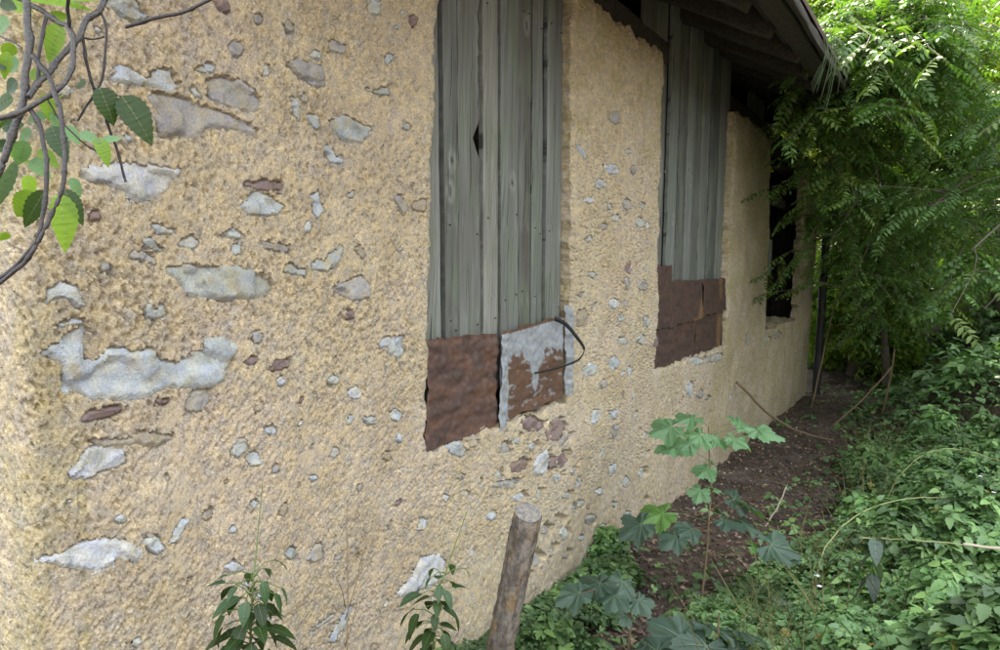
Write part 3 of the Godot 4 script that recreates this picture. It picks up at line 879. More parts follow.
var stone_polys := []
var stone_tints := [
	[Color(0.62, 0.66, 0.66), Color(0.84, 0.88, 0.88)],
	[Color(0.44, 0.41, 0.38), Color(0.66, 0.62, 0.57)],
	[Color(0.28, 0.19, 0.175), Color(0.46, 0.34, 0.31)],
	[Color(0.72, 0.72, 0.71), Color(0.90, 0.90, 0.89)],
	[Color(0.54, 0.56, 0.51), Color(0.77, 0.79, 0.74)],
	[Color(0.48, 0.40, 0.29), Color(0.68, 0.58, 0.43)]]

func read_stones() -> void:
	for s in stone_outlines:
		var p := PackedVector2Array()
		var raw: Array = s[1]
		for i in range(0, raw.size(), 2):
			p.append(Vector2(raw[i], raw[i + 1]))
		var box := Rect2(p[0], Vector2.ZERO)
		for q in p:
			box = box.expand(q)
		if box.position.x < CORNER_X + 0.012:
			continue
		stone_polys.append({"poly": p, "box": box.grow(0.012), "kind": s[0]})

func add_small_stones() -> void:
	# the small flints and chips that show all over the plaster
	var n := 0
	while n < 122:
		var p := Vector2(0.9 + 5.0 * pow(rng.randf(), 1.3), rng.randf_range(0.35, 2.6))
		var r := rng.randf_range(0.007, 0.021) * (0.8 + 0.16 * p.x)
		if p.y > 0.9 and ((p.x > 2.05 and p.x < 3.42) or (p.x > 4.3 and p.x < 6.4)):
			continue
		if p.x > 3.4 and p.y > 1.9:
			continue
		var free := true
		for s in stone_polys:
			if s.box.grow(r + 0.012).has_point(p):
				free = false
				break
		if not free:
			continue
		var poly := PackedVector2Array()
		var k := rng.randi_range(5, 7)
		var turn := rng.randf() * TAU
		var flat := rng.randf_range(0.5, 0.95)
		for i in k:
			var a := TAU * i / k + rng.randf_range(-0.3, 0.3)
			poly.append(p + Vector2(cos(a), sin(a) * flat).rotated(turn * 0.15) * r * rng.randf_range(0.75, 1.2))
		var box := Rect2(poly[0], Vector2.ZERO)
		for q in poly:
			box = box.expand(q)
		stone_polys.append({"poly": poly, "box": box.grow(0.012), "kind": [0, 4, 4, 1, 5, 3, 0, 2][rng.randi() % 8]})
		n += 1

func build_stones(front: MeshInstance3D) -> void:
	var n := 0
	for s in stone_polys:
		n += 1
		var box: Rect2 = s.box
		var big: Array = Geometry2D.offset_polygon(s.poly, 0.008)
		var poly: PackedVector2Array = big[0] if big.size() > 0 else s.poly
		var step := clampf(maxf(box.size.x, box.size.y) / 34.0, 0.004, 0.010)
		var nc := int(box.size.x / step) + 2
		var nr := int(box.size.y / step) + 2
		var pts := PackedVector3Array()
		var cs := PackedColorArray()
		var tint: Array = stone_tints[s.kind]
		var shift := n * 7.3
		var tone := rng.randf_range(-0.25, 0.3)
		var dip := rng.randf_range(-0.4, 0.4)
		var tilt := Vector2(rng.randf_range(-0.06, 0.06), rng.randf_range(-0.08, 0.05))
		var lift := rng.randf_range(-0.002, 0.004)
		var mid := box.get_center()
		for r in nr:
			for c in nc:
				var q := box.position + Vector2(c, r) * step
				# cleaved layers: broad facets stepped along the bedding
				var along := q.y * cos(dip) + q.x * sin(dip)
				var f := fbm(q.x * 9 + shift, along * 26.0, shift)
				var wq := q + Vector2(fbm(q.x * 20, q.y * 20, shift), fbm(q.x * 20, q.y * 20, shift + 6.0)) * 0.008
				var cv := cell.get_noise_2d(wq.x * 13.0 + shift * 3.0, (wq.y * cos(dip) + wq.x * sin(dip)) * 24.0)
				var cw := cell.get_noise_2d(wq.x * 34.0 + shift, wq.y * 46.0 + 50.0)
				var plane := (q.x - mid.x) * sin(cv * 91.0) * 0.16 + (q.y - mid.y) * sin(cv * 57.0) * 0.26 + cv * 0.004
				plane = clampf(plane, -0.009, 0.006) + cw * 0.0012 + sin(cw * 40.0) * 0.0006
				var z := undulate(q.x, q.y) + lift + plane + fbm(q.x * 60, q.y * 60, shift) * 0.0008
				z += (q - mid).dot(tilt)
				if not Geometry2D.is_point_in_polygon(q, s.poly):
					z -= 0.011
				pts.append(Vector3(q.x, q.y, minf(z, undulate(q.x, q.y) + 0.009)))
				var col: Color = tint[0].lerp(tint[1], clampf(0.5 + tone + f * 0.7 + fbm(q.x * 30, q.y * 30, shift) * 0.15, 0, 1))
				col = col.lerp(Color(0.45, 0.43, 0.24), clampf(fbm(q.x * 13, q.y * 13, shift + 3) * 1.6 - 0.4, 0, 0.4))
				if s.kind != 2 and s.kind != 3:
					col = col.lerp(Color(0.62, 0.50, 0.32), clampf(fbm(q.x * 22, q.y * 22, shift + 9) * 1.8 - 0.35, 0, 0.5))
				cs.append(col)
		var skip := PackedByteArray()
		skip.resize((nc - 1) * (nr - 1))
		for r in nr - 1:
			for c in nc - 1:
				if not Geometry2D.is_point_in_polygon(box.position + Vector2(c + 0.5, r + 0.5) * step, poly):
					skip[r * (nc - 1) + c] = 1
		part("stone", sheet_mesh(pts, nc, nr, cs, PackedVector2Array(), skip), mats.stone, front)

# ---------------------------------------------------------------- boards and sheets in the windows
func plank_mesh(x0: float, x1: float, lean: float, y0: float, y1: float, seed_: float, chips: Array, dark: float, cut := 0.0) -> ArrayMesh:
	var nc := 15
	var nr := int((y1 - y0) / 0.02) + 2
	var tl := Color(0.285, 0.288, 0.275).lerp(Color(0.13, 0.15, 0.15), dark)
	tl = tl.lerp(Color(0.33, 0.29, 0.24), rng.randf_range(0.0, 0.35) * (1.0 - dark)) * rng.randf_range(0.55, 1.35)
	tl.a = 1.0
	var pts := PackedVector3Array()
	var cs := PackedColorArray()
	var uv := PackedVector2Array()
	var thick := 0.024
	var knots := []
	for k in rng.randi_range(0, 2):
		knots.append(Vector2(rng.randf_range(x0 + 0.03, x1 - 0.02), rng.randf_range(y0, y1)))
	for r in nr:
		var y := lerpf(y0, y1, float(r) / (nr - 1))
		var l := x0 + 0.006 + absf(fbm(y * 4.0, seed_)) * 0.006
		var rr := x1 - 0.006 - absf(fbm(y * 4.0, seed_ + 30)) * 0.006
		for ch in chips:
			var cut_in: float = ch[2] * clampf(1.0 - absf(y - ch[0]) / ch[1], 0, 1)
			if ch[3] > 0:
				rr -= cut_in
			else:
				l += cut_in
		var off := lean * (y - y0)
		for c in nc + 4:
			var k := clampi(c - 2, 0, nc - 1)
			var x := lerpf(l, rr, float(k) / (nc - 1))
			var z := fbm(x * 60.0, y * 0.9, seed_) * 0.0008 + fbm(x * 8.0, y * 0.3, seed_ + 3) * 0.0015
			if k == 0 or k == nc - 1:
				z -= 0.005
			if c == 0 or c == nc + 3:
				z = -thick
			for kn in knots:
				z -= 0.004 * clampf(1.0 - Vector2((x - kn.x) * 1.5, y - kn.y).length() / 0.014, 0, 1)
			var yy := y
			if r == 0:
				yy += fbm(x * 30.0, seed_ * 2.0) * 0.012
			yy += cut * (x - x0) * clampf(1.0 - (y - y0) / 0.3, 0, 1)
			pts.append(Vector3(x + off, yy, z))
			var streak := fbm(x * 34.0, y * 0.35, seed_ + 7)
			var col := tl.lerp(Color(0.46, 0.475, 0.46).lerp(Color(0.28, 0.30, 0.30), dark), clampf(streak * 0.2 + fbm(x * 5, y * 0.9, seed_ + 9) * 0.9, 0, 0.75))
			col = col.lerp(Color(0.16, 0.17, 0.155), clampf(-streak * 1.6 - 0.62, 0, 0.5))
			col = col.lerp(Color(0.25, 0.30, 0.20), clampf(fbm(x * 6, y * 3, seed_ + 19) * 1.2 - 0.1, 0, 0.35))
			for kn in knots:
				var dk: float = Vector2((x - kn.x) * 1.5, y - kn.y).length()
				col = col.lerp(Color(0.62, 0.63, 0.62), 0.4 * clampf(1.0 - absf(dk - 0.03) / 0.02, 0, 1))
				if dk < 0.012:
					col = Color(0.10, 0.09, 0.08)
			for ny in [1.42 + 0.03 * sin(seed_), 1.30, 1.76, 2.62]:
				for nx in [x0 + 0.032, x1 - 0.036]:
					var dn := Vector2((x - nx) * 1.6, (y - ny) * 0.6).length()
					col = col.lerp(Color(0.52, 0.54, 0.54), 0.3 * clampf(1.0 - dn / 0.022, 0, 1))
			cs.append(col)
			uv.append(Vector2((x + off) * 2.2 + seed_ * 0.37, -yy * 0.55 + seed_ * 0.61))
	return sheet_mesh(pts, nc + 4, nr, cs, uv)

func sheet_metal(corners: Array, nu: int, nv: int, seed_: float, kind: int, crumple: float) -> ArrayMesh:
	# corners: bottom left, bottom right, top right, top left
	var pts := PackedVector3Array()
	var cs := PackedColorArray()
	for r in nv:
		var v := float(r) / (nv - 1)
		for c in nu:
			var u := float(c) / (nu - 1)
			var p: Vector3 = corners[0].lerp(corners[1], u).lerp(corners[3].lerp(corners[2], u), v)
			var border := minf(minf(u, 1 - u) * 12.0, 1.0)
			p.z += (fbm(p.x * 5, p.y * 13, seed_) * 1.0 + fbm(p.x * 17, p.y * 30, seed_ + 5) * 0.42 + fbm(p.x * 50, p.y * 60, seed_ + 15) * 0.12) * crumple
			if r == 0 or r == nv - 1:
				p.y += fbm(p.x * 7, seed_) * 0.012
			if c == 0 or c == nu - 1:
				p.x += fbm(p.y * 9, seed_ + 2) * 0.008
				p.z -= 0.004
			pts.append(p)
			var a := fbm(p.x * 6, p.y * 12, seed_ + 25)
			var b := fbm(p.x * 28, p.y * 40, seed_ + 35)
			var rust := Color(0.125, 0.072, 0.058).lerp(Color(0.215, 0.105, 0.066), clampf(0.5 + a * 1.4, 0, 1))
			rust = rust.lerp(Color(0.09, 0.06, 0.06), clampf(b * 0.9, 0, 0.4)).lerp(Color(0.25, 0.19, 0.17), clampf(-b * 1.2 - 0.2, 0, 0.3))
			var col := rust
			if kind == 1:
				var zinc := Color(0.54, 0.57, 0.60).lerp(Color(0.40, 0.43, 0.45), clampf(0.4 + b, 0, 1))
				var line := v - 0.60 + 0.30 * exp(-pow((u - 0.52) / 0.09, 2.0)) - 0.10 * exp(-pow((u - 0.18) / 0.12, 2.0)) + fbm(p.x * 9, p.y * 9, seed_ + 41) * 0.16 + b * 0.10
				var bare := smoothstep(-0.02, 0.02, line)
				if u < 0.09 or (v > 0.96 and false):
					bare = 1.0
				if fbm(p.x * 10, p.y * 34, seed_ + 77) > 0.34 + 0.1 * u:
					bare = maxf(bare, 0.6)
				if v > 0.955:
					bare = 0.0
				col = rust.lerp(Color(0.22, 0.115, 0.06), 0.55).lerp(zinc, bare)
			elif kind == 2:
				col = Color(0.080, 0.046, 0.038).lerp(rust, 0.40)
				var s := smoothstep(0.10, 0.2, fbm(p.x * 3.0, p.y * 1.2, seed_ + 99)) * smoothstep(0.62, 0.75, u)
				col = col.lerp(Color(0.36, 0.20, 0.09), s * 0.7)
			elif kind == 3:
				col = Color(0.52, 0.55, 0.57).lerp(Color(0.36, 0.38, 0.38), clampf(0.4 + b * 1.5, 0, 1))
			cs.append(col)
	return sheet_mesh(pts, nu, nv, cs)

func build_windows(house: Node3D) -> void:
	var nh := SphereMesh.new()
	nh.radius = 0.0045
	nh.height = 0.006
	nh.radial_segments = 8
	nh.rings = 3
	mats.nail_head = nh
	# first window: eight grey boards on two ledges, two metal sheets over their feet
	var z1 := -0.06
	var ledge := part("board_ledge", beam_mesh(Vector3(2.12, 1.75, z1 - 0.07), Vector3(3.36, 1.76, z1 - 0.07), 0.05, 0.10), mats.beam, house)
	part("board_ledge", beam_mesh(Vector3(2.12, 2.62, z1 - 0.07), Vector3(3.36, 2.62, z1 - 0.07), 0.05, 0.10), mats.beam, house)
	var ex := [2.13, 2.347, 2.452, 2.619, 2.746, 2.908, 3.029, 3.146, 3.315]
	for i in 8:
		var chips := []
		if i == 2:
			chips = [[2.07, 0.075, 0.05, 1], [2.30, 0.07, 0.012, 1], [2.42, 0.05, 0.016, 1], [2.52, 0.06, 0.014, 1], [1.93, 0.05, 0.008, 1], [2.36, 0.02, 0.02, 1]]
		if i == 6:
			chips = [[2.5, 0.3, 0.012, 1]]
		if i == 7:
			chips = [[2.2, 0.7, 0.007, -1]]
		var o := part("plank", plank_mesh(ex[i], ex[i + 1], -0.055, 1.10, 3.16, 11.0 + i * 5.7, chips, rng.randf_range(0.0, 0.35)), mats.plank, ledge)
		o.position = Vector3(0, 0, z1 + rng.randf_range(-0.006, 0.006))
		for ny in [1.42 + 0.03 * sin(11.0 + i * 5.7), 1.76, 2.62]:
			for nx in [ex[i] + 0.032, ex[i + 1] - 0.036]:
				if rng.randf() < 0.45:
					continue
				var nail := part("nail", mats.nail_head, mats.strap, ledge)
				nail.position = Vector3(nx - 0.055 * (ny - 1.10), ny + rng.randf_range(-0.05, 0.05), o.position.z + 0.002)
	part("rusty_sheet", sheet_metal([Vector3(2.165, 0.962, -0.012), Vector3(2.655, 0.962, -0.016), Vector3(2.66, 1.335, -0.02), Vector3(2.175, 1.350, -0.02)], 64, 56, 3.0, 0, 0.010), mats.sheet, house, "dark rusty metal sheet with crumpled surface")
	part("patched_sheet", sheet_metal([Vector3(2.675, 0.975, -0.006), Vector3(3.275, 0.990, -0.022), Vector3(3.285, 1.372, -0.03), Vector3(2.665, 1.338, -0.012)], 84, 64, 8.0, 1, 0.007), mats.sheet, house, "zinc sheet bare pale grey above and rusted brown below")
	part("sheet_fold", sheet_metal([Vector3(2.650, 0.945, 0.004), Vector3(2.700, 0.962, 0.008), Vector3(2.692, 1.335, 0.006), Vector3(2.655, 1.33, 0.002)], 10, 50, 12.0, 3, 0.010), mats.sheet, house, "pale folded edge of the zinc sheet")
	part("flashing_strip", sheet_metal([Vector3(3.290, 0.99, -0.012), Vector3(3.335, 0.985, 0.012), Vector3(3.31, 1.40, 0.010), Vector3(3.275, 1.42, -0.02)], 8, 60, 15.0, 3, 0.008), mats.sheet, house, "pale metal strip along the reveal")
	# the black strap nailed over the zinc sheet
	var st := st_new()
	var line := smooth_line([Vector3(3.12, 1.365, 0.002), Vector3(3.20, 1.335, 0.02), Vector3(3.265, 1.27, 0.05), Vector3(3.315, 1.225, 0.06), Vector3(3.32, 1.20, 0.06), Vector3(3.27, 1.165, 0.05), Vector3(3.10, 1.145, 0.02), Vector3(2.94, 1.143, 0.004)], 6)
	for i in line.size() - 1:
		var wa := lerpf(0.011, 0.004, float(i) / line.size())
		var a: Vector3 = line[i]
		var b: Vector3 = line[i + 1]
		var up := Vector3(-0.25, 0.9, 0.3).normalized() * wa
		var th := Vector3(0, 0, 0.004)
		quad(st, a - up, b - up, b + up, a + up)
		quad(st, a - up - th, a + up - th, b + up - th, b - up - th)
		quad(st, a + up, b + up, b + up - th, a + up - th)
		quad(st, a - up, a - up - th, b - up - th, b - up)
	part("strap", st_done(st), mats.strap, house, "black bent strap hanging over the zinc sheet")
	# second window
	var ledge2 := part("board_ledge", beam_mesh(Vector3(4.45, 1.9, z1 - 0.07), Vector3(6.45, 1.9, z1 - 0.07), 0.05, 0.10), mats.beam, house)
	var e2 := [4.42, 4.66, 4.92, 5.05, 5.23, 5.38, 5.58, 5.80, 6.05, 6.33]
	for i in 9:
		var low := 1.46 if i < 2 else 1.42
		var o := part("plank", plank_mesh(e2[i] - (0.06 if i == 2 else 0.0), e2[i + 1], -0.05, low, 3.28, 71.0 + i * 4.3, [], rng.randf_range(0.2, 0.55)), mats.plank, ledge2)
		o.position = Vector3(0, 0, (z1 - 0.035 if i < 2 else z1) + rng.randf_range(-0.005, 0.005))
	# brown sheets lapped over the foot of the second window
	part("brown_sheet", sheet_metal([Vector3(4.60, 0.955, -0.022), Vector3(5.50, 0.96, -0.022), Vector3(5.50, 1.23, -0.026), Vector3(4.60, 1.23, -0.026)], 40, 30, 22.0, 2, 0.007), mats.sheet, house, "dark brown metal sheet, lowest course")
	part("brown_sheet", sheet_metal([Vector3(5.46, 0.962, -0.016), Vector3(6.25, 0.965, -0.02), Vector3(6.25, 1.235, -0.03), Vector3(5.46, 1.23, -0.02)], 40, 30, 26.0, 2, 0.007), mats.sheet, house)
	part("brown_sheet", sheet_metal([Vector3(4.585, 1.21, -0.012), Vector3(4.88, 1.21, -0.012), Vector3(4.86, 1.60, -0.022), Vector3(4.575, 1.60, -0.022)], 24, 36, 29.0, 2, 0.007), mats.sheet, house)
	part("brown_sheet", sheet_metal([Vector3(4.84, 1.205, -0.012), Vector3(5.62, 1.225, -0.010), Vector3(5.62, 1.50, -0.032), Vector3(4.84, 1.50, -0.032)], 40, 30, 33.0, 2, 0.006), mats.sheet, house)
	part("brown_sheet", sheet_metal([Vector3(5.60, 1.235, -0.002), Vector3(6.25, 1.25, -0.004), Vector3(6.25, 1.50, -0.024), Vector3(5.60, 1.50, -0.020)], 40, 30, 37.0, 2, 0.006), mats.sheet, house, "brown metal sheet with an orange rust run")
	# third window stands open and dark; a few boards hang in its head
	var ledge3 := part("board_ledge", beam_mesh(Vector3(7.5, 2.3, -0.24), Vector3(10.0, 2.3, -0.24), 0.05, 0.10), mats.beam, house)
	var e3 := [7.60, 7.84, 8.05, 8.30, 8.52, 8.80]
	for i in 3:
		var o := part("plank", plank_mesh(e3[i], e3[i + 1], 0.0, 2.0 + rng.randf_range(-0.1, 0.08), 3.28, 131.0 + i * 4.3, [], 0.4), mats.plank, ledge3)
		o.position = Vector3(0, 0, -0.22)
	var pale := part("board_offcut", plank_mesh(8.20, 8.48, 0.0, 1.50, 1.86, 171.0, [], 0.0), mats.plank, ledge3, "pale short board end in the dark opening")
	pale.position = Vector3(0, 0, -0.1)
	# old split boards lean inside, well back from the light
	for i in 12:
		var x := 8.3 + i * 0.17
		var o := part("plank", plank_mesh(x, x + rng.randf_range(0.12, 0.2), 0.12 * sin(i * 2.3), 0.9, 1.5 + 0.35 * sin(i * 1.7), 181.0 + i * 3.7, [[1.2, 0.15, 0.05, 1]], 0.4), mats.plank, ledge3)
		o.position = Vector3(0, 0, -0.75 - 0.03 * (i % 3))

func build_house() -> void:
	var house := thing("stone_barn", "old ochre plastered stone barn with boarded windows and broad timber eaves", "barn", Vector3.ZERO)
	wins = [[2.16, 2.165, 3.335, 3.20], [4.58, 4.44, 6.27, 6.18], [7.84, 7.60, 9.70, 9.60]]
	read_stones()
	add_small_stones()
	var front := build_wall(house)
	build_stones(front)
	build_windows(house)
	# the other walls close the room
	var st := st_new()
	var t := 0.42
	quad(st, Vector3(CORNER_X + t, -0.35, -0.6), Vector3(CORNER_X + t, 3.2, -0.6), Vector3(CORNER_X + t, 3.2, -4.9), Vector3(CORNER_X + t, -0.35, -4.9))
	quad(st, Vector3(CORNER_X, -0.35, -1.1), Vector3(CORNER_X, -0.35, -5.2), Vector3(CORNER_X, 2.85, -5.2), Vector3(CORNER_X, 2.85, -1.1))
	for x in [CORNER_X, CORNER_X + t]:
		tri(st, Vector3(x, 2.85, 0.0), Vector3(x, 4.45, -2.6), Vector3(x, 2.85, -5.2))
	part("end_wall", st_done(st), mats.roof_wood, house)
	st = st_new()
	for z in [-4.9, -5.2]:
		quad(st, Vector3(CORNER_X, -0.35, z), Vector3(END_X, -0.35, z), Vector3(END_X, 3.37, z), Vector3(CORNER_X, 3.37, z))
	part("back_wall", st_done(st), mats.roof_wood, house)
	st = st_new()
	for x in [END_X, END_X - 0.4]:
		quad(st, Vector3(x, -0.35, -0.012), Vector3(x, -0.35, -5.2), Vector3(x, 2.86, -5.2), Vector3(x, 2.75, -0.012))
		tri(st, Vector3(x, 2.86, 0.0), Vector3(x, 2.86, -5.2), Vector3(x, 4.45, -2.6))
	part("end_wall", st_done(st), mats.roof_wood, house)
	# inner face of the front wall, in four piers and three aprons
	st = st_new()
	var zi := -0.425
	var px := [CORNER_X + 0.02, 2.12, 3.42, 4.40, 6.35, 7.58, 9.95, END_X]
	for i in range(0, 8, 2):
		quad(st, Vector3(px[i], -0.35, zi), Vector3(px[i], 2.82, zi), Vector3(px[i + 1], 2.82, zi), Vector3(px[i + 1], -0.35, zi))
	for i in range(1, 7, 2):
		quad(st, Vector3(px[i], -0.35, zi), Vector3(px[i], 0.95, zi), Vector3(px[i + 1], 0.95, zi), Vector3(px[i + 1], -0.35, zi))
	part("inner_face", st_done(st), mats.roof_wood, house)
	# roof: slope 25 degrees, eave edge at z = 0.8, y = 2.87
	var slope := tan(deg_to_rad(25.0))
	var ye := func(z: float) -> float: return 2.87 + (0.8 - z) * slope
	part("wall_plate", beam_mesh(Vector3(CORNER_X - 0.2, 2.93, -0.19), Vector3(END_X + 0.25, 2.84, -0.19), 0.2, 0.16, 0.01, 40), mats.beam, house)
	for i in 22:
		var x: float = 0.55 + i * 0.49 + rng.randf_range(-0.04, 0.04)
		var z0: float = 0.60 + rng.randf_range(-0.08, 0.06)
		part("rafter", beam_mesh(Vector3(x, ye.call(-2.6) - 0.10, -2.6), Vector3(x + rng.randf_range(-0.04, 0.04), ye.call(z0) - 0.075, z0), 0.09, 0.11, 0.02, 26), mats.beam, house)
	var z := 0.775
	var k := 0
	while z > -2.6:
		var wz := rng.randf_range(0.15, 0.22)
		var a := Vector3(0.25, ye.call(z - wz * 0.5) + rng.randf_range(-0.006, 0.006), z - wz * 0.5)
		var o := part("roof_plank", beam_mesh(a, a + Vector3(10.95 + rng.randf_range(-0.1, 0.1), 0, 0), wz - 0.008, 0.025, 0.006, 40), mats.roof_wood, house)
		o.rotation.x = 0.0
		z -= wz
		k += 1
	# eave board, hung below the plank edge, and its moulded lower lip
	part("eave_board", beam_mesh(Vector3(0.2, 2.85, 0.79), Vector3(11.0, 2.85, 0.79), 0.025, 0.05, 0.008, 60), mats.eave, house)
	part("eave_lath", beam_mesh(Vector3(0.2, 2.87, 0.69), Vector3(11.0, 2.87, 0.69), 0.11, 0.045, 0.012, 60), mats.eave, house)
	# tiled slopes above
	for side in 2:
		st = st_new()
		for c in 24:
			var za := lerpf(0.81, -2.6, c / 24.0)
			var zb := lerpf(0.81, -2.6, (c + 1.15) / 24.0)
			var y0: float = ye.call(za) + 0.048
			var y1: float = ye.call(zb) + 0.022
			if side == 1:
				za = -5.2 - za
				zb = -5.2 - zb
			quad(st, Vector3(0.2, y0, za), Vector3(11.3, y0, za), Vector3(11.3, y1, zb), Vector3(0.2, y1, zb))
			quad(st, Vector3(0.2, y0, za), Vector3(0.2, y0 - 0.03, za), Vector3(11.3, y0 - 0.03, za), Vector3(11.3, y0, za))
		part("roof_covering", st_done(st), mats.roof_tile, house)
	# dark corner post that carries the eave at the far end
	part("corner_post", beam_mesh(Vector3(10.90, -0.25, 0.10), Vector3(10.90, 2.95, 0.10), 0.09, 0.09, 0.01, 24), mats.pipe, house, "black upright post at the far corner")

# ---------------------------------------------------------------- ground
func ground_y(x: float, z: float) -> float:
	var y := 0.06 - 0.016 * (clampf(x, -6, 14) - 1.5)
	var bank := maxf(0.0, z - 0.75)
	y += 0.30 * bank * bank / (bank + 0.5) * smoothstep(1.5, 7.0, x)
	y += 0.10 * bank * bank / (bank + 1.0) * (1.0 - smoothstep(1.5, 7.0, x))
	y += 0.34 * maxf(0.0, z - 0.85) * smoothstep(7.0, 9.5, x) * (1.0 - 0.7 * smoothstep(3.0, 6.0, z))
	y += 0.20 * maxf(0.0, x - 11.5) * smoothstep(11.0, 14.0, x)
	y += fbm(x * 0.5, z * 0.5, 300.0) * 0.10 * smoothstep(0.6, 2.0, absf(z - 0.2)) + fbm(x * 2.6, z * 2.6, 310.0) * 0.03 + fbm(x * 9.0, z * 9.0, 320.0) * 0.014
	return y

func build_ground() -> void:
	var xs := []
	var x := -60.0
	while x < 120.0:
		xs.append(x)
		x += 0.045 if x > 1.6 and x < 9.0 else (0.15 if x > 0.0 and x < 14.0 else (0.6 if x > -4.0 and x < 22.0 else 4.0))
	var zs := []
	var z := -60.0
	while z < 60.0:
		zs.append(z)
		z += 0.035 if z > -0.1 and z < 2.4 else (0.2 if z > -1.0 and z < 5.0 else (0.8 if z > -8.0 and z < 10.0 else 4.0))
	var pts := PackedVector3Array()
	var cs := PackedColorArray()
	for zz in zs:
		for xx in xs:
			pts.append(Vector3(xx, ground_y(xx, zz) + (fbm(xx * 24.0, zz * 24.0, 5.0) * 0.012 if zz > -0.2 and zz < 2.4 else 0.0), zz))
			var c := Color(0.20, 0.140, 0.100).lerp(Color(0.12, 0.084, 0.062), clampf(0.5 + fbm(xx * 3, zz * 3, 9) * 1.3, 0, 1))
			c = c.lerp(Color(0.30, 0.25, 0.21), clampf(fbm(xx * 2.2, zz * 2.2, 70) * 1.8 - 0.35, 0, 0.6))
			cs.append(c)
	# rows run towards +z, so flip the order to keep the face up
	var flip_p := PackedVector3Array()
	var flip_c := PackedColorArray()
	var nc: int = xs.size()
	for r in range(zs.size() - 1, -1, -1):
		flip_p.append_array(pts.slice(r * nc, r * nc + nc))
		flip_c.append_array(cs.slice(r * nc, r * nc + nc))
	var g := part("ground", sheet_mesh(flip_p, nc, zs.size(), flip_c, PackedVector2Array(), PackedByteArray(), "xz"), mats.soil, self)
	g.set_meta("kind", "structure")
	g.set_meta("label", "dark brown earth path and woodland bank")

# ---------------------------------------------------------------- leaves
# an oval leaf from the origin along +z, face up
func oval_into(st: SurfaceTool, xf: Transform3D, length: float, width: float, seg: int, droop: float, fold: float, teeth: float, c0: Color, c1: Color) -> void:
	var mid := []
	var lft := []
	var rgt := []
	for i in seg + 1:
		var t := float(i) / seg
		var w := width * 0.5 * pow(sin(PI * pow(t, 0.75)), 0.85) if i > 0 and i < seg else 0.0
		if teeth > 0 and i % 2 == 1:
			w *= 1.0 - teeth
		var y := -droop * t * t * length
		var m := Vector3(0, y, t * length)
		mid.append(xf * (m + Vector3(0, 0.03 * width * (i % 2), 0)))
		lft.append(xf * (m + Vector3(-w, fold * w, -w * 0.15)))
		rgt.append(xf * (m + Vector3(w, fold * w, -w * 0.15)))
	for i in seg:
		var f := 1.0 if seg < 5 else (1.03 if i % 2 == 0 else 0.97)
		quad(st, mid[i], lft[i], lft[i + 1], mid[i + 1], c0 * f)
		quad(st, mid[i], mid[i + 1], rgt[i + 1], rgt[i], c1 * f)
		if seg >= 12:
			var up := xf.basis.y.normalized() * width * 0.012
			var sd := xf.basis.x.normalized() * width * 0.022 * (1.0 - 0.8 * i / seg)
			quad(st, mid[i] + up - sd, mid[i + 1] + up - sd * 0.9, mid[i + 1] + up + sd * 0.9, mid[i] + up + sd, c0.lerp(Color(0.55, 0.62, 0.35), 0.35))
			if i > 0 and i % 3 == 0 and i < seg - 2:
				for rim in [lft, rgt]:
					var tip: Vector3 = mid[i].lerp(rim[i + 1], 0.86) + up
					tri(st, mid[i] + up, tip, mid[i].lerp(mid[i + 1], 0.16) + up, c0.lerp(Color(0.55, 0.62, 0.35), 0.22))

func palmate_into(st: SurfaceTool, size: float, seed_: float, c0: Color, c1: Color) -> void:
	# five lobes, toothed; stalk joins at the origin, middle lobe points along +z
	var lobes := [[0.0, 1.0], [0.95, 0.86], [-0.95, 0.86], [1.95, 0.58], [-1.95, 0.58]]
	var n := 54
	var rim := []
	for i in n + 1:
		var a := lerpf(-2.75, 2.75, float(i) / n)
		var r := 0.50
		for l in lobes:
			var d: float = absf(a - l[0])
			r = maxf(r, l[1] * (1.0 - pow(d / 0.70, 1.3) * 0.50) if d < 0.70 else 0.0)
		r *= 1.0 + (0.055 if i % 2 == 0 else -0.055)
		var p := Vector3(sin(a) * r, 0, cos(a) * r) * size * 0.62
		p.y = -0.16 * size * r * r + 0.05 * size * cos(a * 5.0) * r + fbm(a * 1.6, seed_) * 0.14 * size
		rim.append(p)
	for i in n:
		var a: Vector3 = rim[i]
		var b: Vector3 = rim[i + 1]
		var am := a * 0.5 + Vector3(0, 0.03 * size * cos(lerpf(-2.75, 2.75, float(i) / n) * 6.6), 0)
		var bm := b * 0.5 + Vector3(0, 0.03 * size * cos(lerpf(-2.75, 2.75, float(i + 1) / n) * 6.6), 0)
		var col := c0 if (i / 5) % 2 == 0 else c1
		var spot := 1.0 + 0.22 * fbm(a.x / size * 3.0, a.z / size * 3.0, seed_ + 3.0)
		tri(st, Vector3.ZERO, am, bm, col * spot)
		quad(st, am, a, b, bm, col * (2.0 - spot))
	if size > 0.058:
		for l in lobes:
			var tip: Vector3 = Vector3(sin(l[0]), 0, cos(l[0])) * size * 0.56 * l[1]
			tip.y = -0.12 * size * l[1] * l[1] + 0.045 * size * cos(l[0] * 5.0)
			var sd := Vector3(cos(l[0]), 0, -sin(l[0])) * size * 0.012
			var lift := Vector3(0, 0.012 * size + 0.03 * size, 0)
			var half: Vector3 = tip * 0.5 + lift
			quad(st, Vector3(0, 0.004 * size, 0) - sd, half - sd * 0.8, half + sd * 0.8, Vector3(0, 0.004 * size, 0) + sd, c0.lerp(Color(0.55, 0.66, 0.40), 0.16))
			tri(st, half - sd * 0.8, tip + Vector3(0, 0.01 * size, 0), half + sd * 0.8, c0.lerp(Color(0.55, 0.66, 0.40), 0.12))

